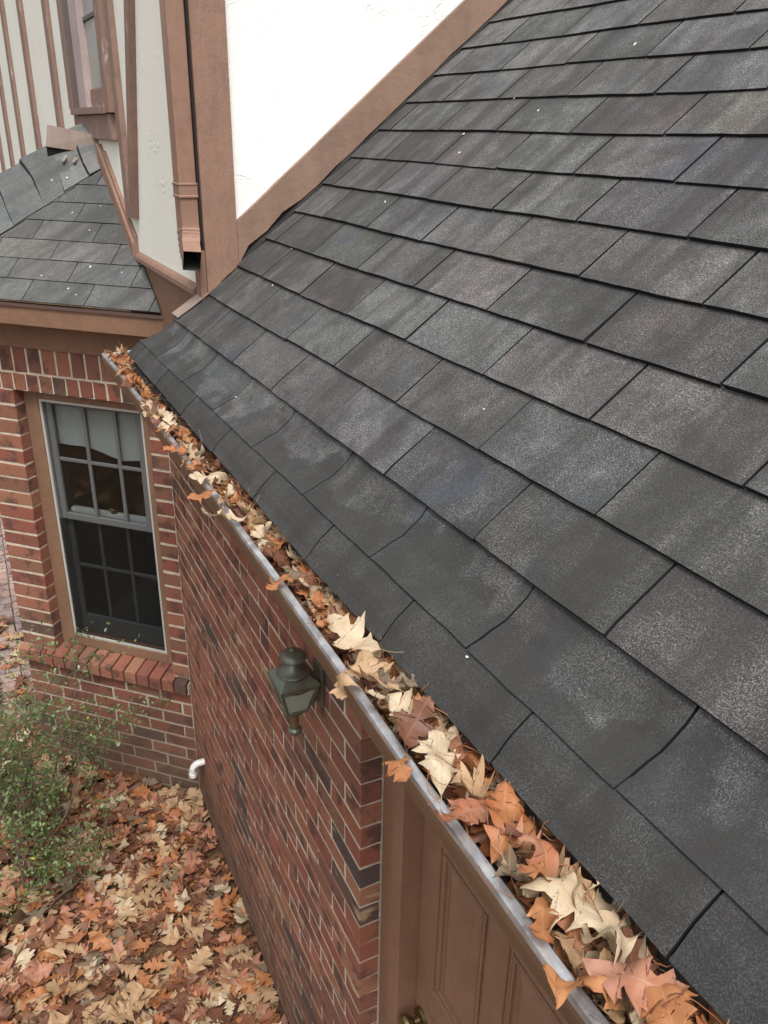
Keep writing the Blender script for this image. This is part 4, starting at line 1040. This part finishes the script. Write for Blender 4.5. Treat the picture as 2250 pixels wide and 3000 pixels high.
def gutter_bad(me, loc, tilt, yaw, sc):      # count points that would pierce the trough or lie above the shingle edge
    q = (Quaternion((0, 0, 1), yaw) @ Quaternion((1, 0, 0), tilt[0]) @ Quaternion((0, 1, 0), tilt[1])).to_matrix() * sc; L_ = Vector(loc); n = 0
    if me not in _co: _co[me] = [v.co.copy() for i_, v in enumerate(me.vertices) if i_ % 5 == 0]
    for v in _co[me]:
        p = q @ v + L_
        if (p.x < -.036 and p.z < .007) or (p.x < -.018 and p.z < -.03) or (p.x > .046 and p.z > .020) or p.x > .066 or p.z > .042 or p.x < -.09: n += 1
    return n
sp_ = []
for i in range(950):
    y = rg.uniform(-3.2, 0.38); x = rg.uniform(-0.030, 0.055)
    sp_.append(((x, y, rg.uniform(-0.050, -0.001)), (rg.uniform(-.8, .8), rg.uniform(-.6, .6)), rg.uniform(0, 6.28), rg.uniform(.5, .8), rg.choices(['orange', 'brown', 'tan', 'grey', 'cream'], (4.5, 5, 3, 1, 1.2))[0]))
mass('gutter_litter', sp_, None, 'matted brown leaf litter filling the bottom of the gutter', box=(-.027, .058, -.072)); shear(bpy.context.scene.objects['gutter_litter'])
NG = 186; gcount = {}
for i in range(NG):
    f = (i + rg.random()) / NG
    y = 0.36 - f ** 0.85 * 3.05
    near = max(0, min(1, (-y - 0.7) / 1.3))
    x = rg.uniform(-0.040, 0.048) + .006
    cn = rg.choices(['cream', 'tan', 'orange', 'brown', 'rose', 'grey'], (3.0, 2.6, 4 - 1.3 * near, 1.8, .35, .5))[0]
    sc = rg.uniform(.55, .80) if near < .4 else rg.uniform(.60, .88)
    tl_ = rg.uniform(.2, 1.0) * rg.choice((1, -1))
    zone = 'far gutter by the bay' if y > -0.75 else ('middle gutter above the lantern' if y > -1.55 else 'near gutter above the door')
    best = None; over = rg.random() < (.22 if -1.5 < y < 0 else .03)
    for _ in range(30):
        if over: x = rg.uniform(-0.055, -0.025); z = rg.uniform(.010, .020); ti = (rg.uniform(-.45, .45), rg.uniform(-.45, .45))
        else: x = rg.uniform(-0.036, 0.046) + .004; z = rg.uniform(-.024, .010); ti = (rg.uniform(-.9, .9), rg.uniform(-.9, .9))
        yw = rg.uniform(0, 6.28); vr = rg.randrange(len(LM[cn]))
        bad = gutter_bad(LM[cn][vr], (x, y, z), ti, yw, sc)
        if best is None or bad < best[0]: best = (bad, x, z, ti, yw, vr)
        if bad == 0: break
    bad, x, z, ti, yw, vr = best
    gcount[cn] = gcount.get(cn, 0) + 1
    put_leaf(cn, (x + gx(y) * .8, y, z), ti, yw, sc, f'{ordinal(gcount[cn])} small {NAMEC[cn]} oak leaf along the gutter, counted from its far end', f'{NAMEC[cn]} oak leaves in the gutter', vr)
# --- leaves one can tell apart, where the photo shows them (x, y, z on the gutter)
def hero(x, y, z, cn, yaw, tilt, sc, label, var=None):
    put_leaf(cn, (x, y, z), tilt, math.radians(yaw), sc, label, 'single leaves in and over the gutter', var)
hero(-0.049, -1.941, 0.004, 'orange', 160, (0.25, 0.55), .62, 'orange leaf hanging over the metal lip beside the door frame', 0)
hero(-0.012, -1.978, 0.030, 'cream', -25, (0.1, 0.2), .92, 'large pale cream lobed leaf on top, right above the hanging orange leaf', 1)
hero(0.006, -1.696, 0.030, 'cream', 25, (0.2, -0.3), 1.0, 'long pale cream leaf lying across the gutter above the lantern', 2)
hero(-0.011, -1.800, 0.028, 'tan', 10, (0.1, 0.3), .9, 'tan leaf with a wavy edge lying below the long cream leaf', 3)
hero(-0.041, -1.763, 0.022, 'tan', 120, (-0.3, 0.5), .72, 'curled tan leaf draped over the lip right of lantern', 4)
hero(0.021, -1.830, 0.026, 'grey', 60, (0.1, 0.2), .85, 'dull grey-brown leaf tucked under the shingle edge', 0)
hero(-0.017, -1.873, 0.028, 'cream', 35, (0.3, 0.1), .78, 'narrow yellowish cream leaf pointing down the gutter', 7)
hero(-0.012, -1.909, 0.024, 'brown', -50, (0.1, 0.4), .95, 'dark red-brown leaf beside the narrow cream one', 1)
hero(-0.037, -2.073, 0.028, 'rose', 95, (0.15, 0.1), .80, 'pale pink leaf with points over the lip, below the large cream leaf', 0)
hero(0.008, -2.060, 0.028, 'tan', 60, (0.5, 0.1), .85, 'cupped tan leaf above the pale pink leaf', 7)
hero(-0.001, -2.101, 0.032, 'orange', -40, (0.3, 0.5), .92, 'broad rust orange leaf touching the shingle edge', 2)
hero(0.003, -2.151, 0.036, 'rose', 10, (0.25, 0.4), .85, 'shiny salmon pink and orange leaf folded lengthwise', 1)
hero(-0.040, -2.169, 0.030, 'grey', 150, (0.55, -0.1), .82, 'olive grey leaf standing upright over the trough', 2)
hero(0.001, -2.217, 0.034, 'cream', 30, (0.15, 0.1), 1.05, 'big cream leaf with a few lobes, low in the near gutter', 3)
hero(-0.011, -2.182, 0.034, 'orange', 80, (0.7, 0.2), .55, 'small bright orange leaf with fine veins standing on edge', 0)
hero(-0.038, -2.220, 0.020, 'orange', 140, (0.1, 0.2), .62, 'small orange toothed leaf against the lip, near gutter', 4)
hero(0.000, -2.272, 0.036, 'cream', 85, (0.6, 0.3), .72, 'rolled cream leaf lying across, above the rosy leaf', 8)
hero(-0.011, -2.316, 0.034, 'rose', 215, (0.2, 0.15), .86, 'large rosy red leaf nearest the camera', 5)
hero(-0.001, -2.344, 0.036, 'orange', 150, (0.2, 0.3), .9, 'rust brown leaf at the bottom edge under the rosy leaf', 3)
hero(-0.037, -2.295, 0.022, 'orange', 50, (0.2, 0.2), .8, 'orange leaf sagging into the near gutter by the lip', 6)
hero(-0.036, -1.190, 0.024, 'cream', 75, (0.2, 0.2), .95, 'pale leaf with pointed lobes sticking out over the lip, mid gutter', 0)
hero(0.001, -0.804, 0.024, 'cream', 70, (0.25, 0.2), .85, 'cream leaf poking over the lip near the window corner', 4)
hero(0.006, -0.955, 0.026, 'cream', 95, (0.2, -0.2), .9, 'whitish leaf with sharp points lying flat above mid gutter', 1)
hero(-0.028, -1.046, 0.026, 'orange', 110, (0.2, 0.2), .95, 'orange-tan leaf with long points hanging past the lip', 2)
hero(0.011, -0.463, 0.020, 'cream', 65, (0.4, 0.1), .6, 'thin bleached leaf jutting over the lip beside window top', 7)
hero(0.015, 0.214, 0.030, 'orange', 60, (0.7, 0.1), .55, 'small orange leaf standing at the far end of gutter', 6)
# pine needles
nd = MB()
for i in range(210):
    y = rg.uniform(-3.0, .36); x = rg.uniform(-.045, .05); z = rg.uniform(.005, .034); a = rg.uniform(0, 6.28); l = rg.uniform(.04, .09); c_ = rg.uniform(-.02, .02)
    p0 = Vector((x, y, z)); d_ = Vector((math.cos(a) * .55, math.sin(a), rg.uniform(-.15, .3)))
    pts = [p0 + d_ * l * f + Vector((-d_.y, d_.x, .3)) * c_ * math.sin(f * 3.1) for f in (0, .33, .66, 1)]
    if min(p.x for p in pts) < -.075 or max(p.x for p in pts) > .075: continue
    nd.tube(pts, .0006, 3, cap=False)
tag(shear(nd.build('needle_litter', M_NEEDLE)), 'thin reddish pine needles scattered through the gutter leaves', 'pine needles', kind='stuff')

# --- leaf litter on the ground
rgd = random.Random(9)
def inside_yard(x, y):
    p = Vector((x, y, 0))
    return (p - K).dot(N) > 0.02 and ((p - I).dot(WN) > 0.015 or (p - I).dot(WD) > WT + .02)
cols_w = (1.3, 4.6, 2.8, 3.6, 2.0, .7); cols_n = ['cream', 'tan', 'orange', 'brown', 'rose', 'grey']
spots = []
while len(spots) < 7400:
    u_ = rgd.random()
    if u_ < .80: x = rgd.uniform(-1.9, 0.35); y = rgd.uniform(-1.0, 3.2)
    else: x = rgd.uniform(-5, 0.6); y = rgd.uniform(-3.5, 9)
    if not inside_yard(x, y): continue
    if -0.60 < x - (y - 2) * .03 < -0.22 and y > 1.9 and rgd.random() < .72: continue
    lay = rgd.random()
    cn = rgd.choices(cols_n, (.6, 2.0, 2.4, 6.0, .8, 1.4) if lay < .6 else cols_w)[0]
    spots.append(((x, y, ZG + .012 + lay * .055), (rgd.gauss(0, .21), rgd.gauss(0, .21)), rgd.uniform(0, 6.28), rgd.choice((rgd.uniform(.55, .85), rgd.uniform(.9, 1.4), rgd.uniform(1.0, 1.55))), cn))
mass('leaf_litter', spots, None, 'thick carpet of fallen brown oak leaves on the ground')
# the largest that lie on top, one by one
n_top = 0; tops = []
while n_top < 84:
    x = rgd.uniform(-0.85, .28); y = rgd.uniform(-.5, 1.7)
    if not inside_yard(x, y) or not inside_yard(x + .07, y): continue
    cn = rgd.choices(cols_n, (1.5, 5.0, 2.4, 2.0, 2.2, .4))[0]
    zone = 'bottom edge of picture' if y < .1 else ('middle of the yard corner' if y < .75 else 'foot of the bay wall')
    tops.append((y, put_leaf(cn, (x, y, ZG + rgd.uniform(.07, .088)), (rgd.gauss(0, .25), rgd.gauss(0, .25)), rgd.uniform(0, 6.28), rgd.uniform(1.0, 1.55), 'x', f'{NAMEC[cn]} oak leaves on the ground'), cn)); n_top += 1
gcount = {}
for y, o, cn in sorted(tops, key=lambda t: t[0]):
    gcount[cn] = gcount.get(cn, 0) + 1; o['label'] = f'{ordinal(gcount[cn])} {NAMEC[cn]} leaf on top of the ground litter, counting up from the bottom'
print('leaves', nleaf)

# ================================================================== SHRUB
shr = empty('shrub', (-0.50, 0.62, ZG), 'loose small-leaved green shrub growing in front of the bay', 'shrub')
rsb = random.Random(4)
stems = MB(); tips = []
def grow(p, d, ln, r, depth):
    pts = [p]; rr = [r]; n = 5
    for i in range(n):
        d = (d + Vector((rsb.gauss(0, .16), rsb.gauss(0, .16), rsb.gauss(.03, .10)))).normalized()
        p = p + d * ln / n; pts.append(p); rr.append(r * (1 - .55 * (i + 1) / n))
        if depth < 3 and rsb.random() < (.85 if depth else .7):
            a = rsb.uniform(0, 6.28); sd_ = Vector((math.cos(a), math.sin(a), rsb.uniform(-.1, .6))).normalized()
            grow(p, (d * .45 + sd_ * .75).normalized(), ln * rsb.uniform(.38, .62), r * .55, depth + 1)
        if depth >= 1: tips.append((p, d))
    stems.tube(pts, rr, 5)
for i in range(9):
    a = rsb.uniform(0, 6.28); b = Vector((-.52 + rsb.uniform(-.10, .12), .62 + rsb.uniform(-.12, .15), ZG + .02))
    grow(b, Vector((math.cos(a) * .24 - .02, math.sin(a) * .24 + .05, 1)).normalized(), rsb.uniform(.55, .88), .006, 0)
# one longer branch reaching towards the brick
grow(Vector((-.46, .72, ZG + .35)), Vector((.62, .50, .42)).normalized(), .52, .004, 1)
grow(Vector((-.50, .45, ZG + .05)), Vector((.55, -.35, .35)).normalized(), .42, .004, 1)
stems.build('stem', M_TWIG, shr, smooth=True)
V, F, S_ = [], [], []
for p, d in tips:
    for k_ in range(rsb.choice((0, 1, 1, 2, 2, 3))):
        c_ = p + Vector((rsb.gauss(0, .022), rsb.gauss(0, .022), rsb.gauss(0, .02)))
        L_ = rsb.uniform(.012, .024); w = L_ * .55
        q = Quaternion((0, 0, 1), rsb.uniform(0, 6.28)) @ Quaternion((1, 0, 0), rsb.gauss(.1, .55)) @ Quaternion((0, 1, 0), rsb.gauss(0, .4))
        b = len(V)
        for v in ((0, 0, 0), (w * .5, L_ * .35, .12 * w), (w * .42, L_ * .72, .1 * w), (0, L_, 0), (-w * .42, L_ * .72, .1 * w), (-w * .5, L_ * .35, .12 * w), (0, L_ * .5, -.05 * w)):
            V.append(tuple(c_ + q @ Vector(v)))
        F += [(b, b + 1, b + 6), (b + 1, b + 2, b + 6), (b + 2, b + 3, b + 6), (b + 3, b + 4, b + 6), (b + 4, b + 5, b + 6), (b + 5, b, b + 6)]
        sv = min(.96, max(0, rsb.gauss(.45, .25))) if rsb.random() > .012 else 1.0
        S_ += [sv] * 7
me = bpy.data.meshes.new('foliage'); me.from_pydata(V, [], F); me.materials.append(M_GREEN)
at = me.attributes.new('shade', 'FLOAT', 'POINT'); at.data.foreach_set('value', S_); me.polygons.foreach_set('use_smooth', [True] * len(F)); me.update()
fo = bpy.data.objects.new('foliage', me); col.objects.link(fo); adopt(fo, shr); fo['kind'] = 'stuff'
print('shrub leaves', len(V) // 7)
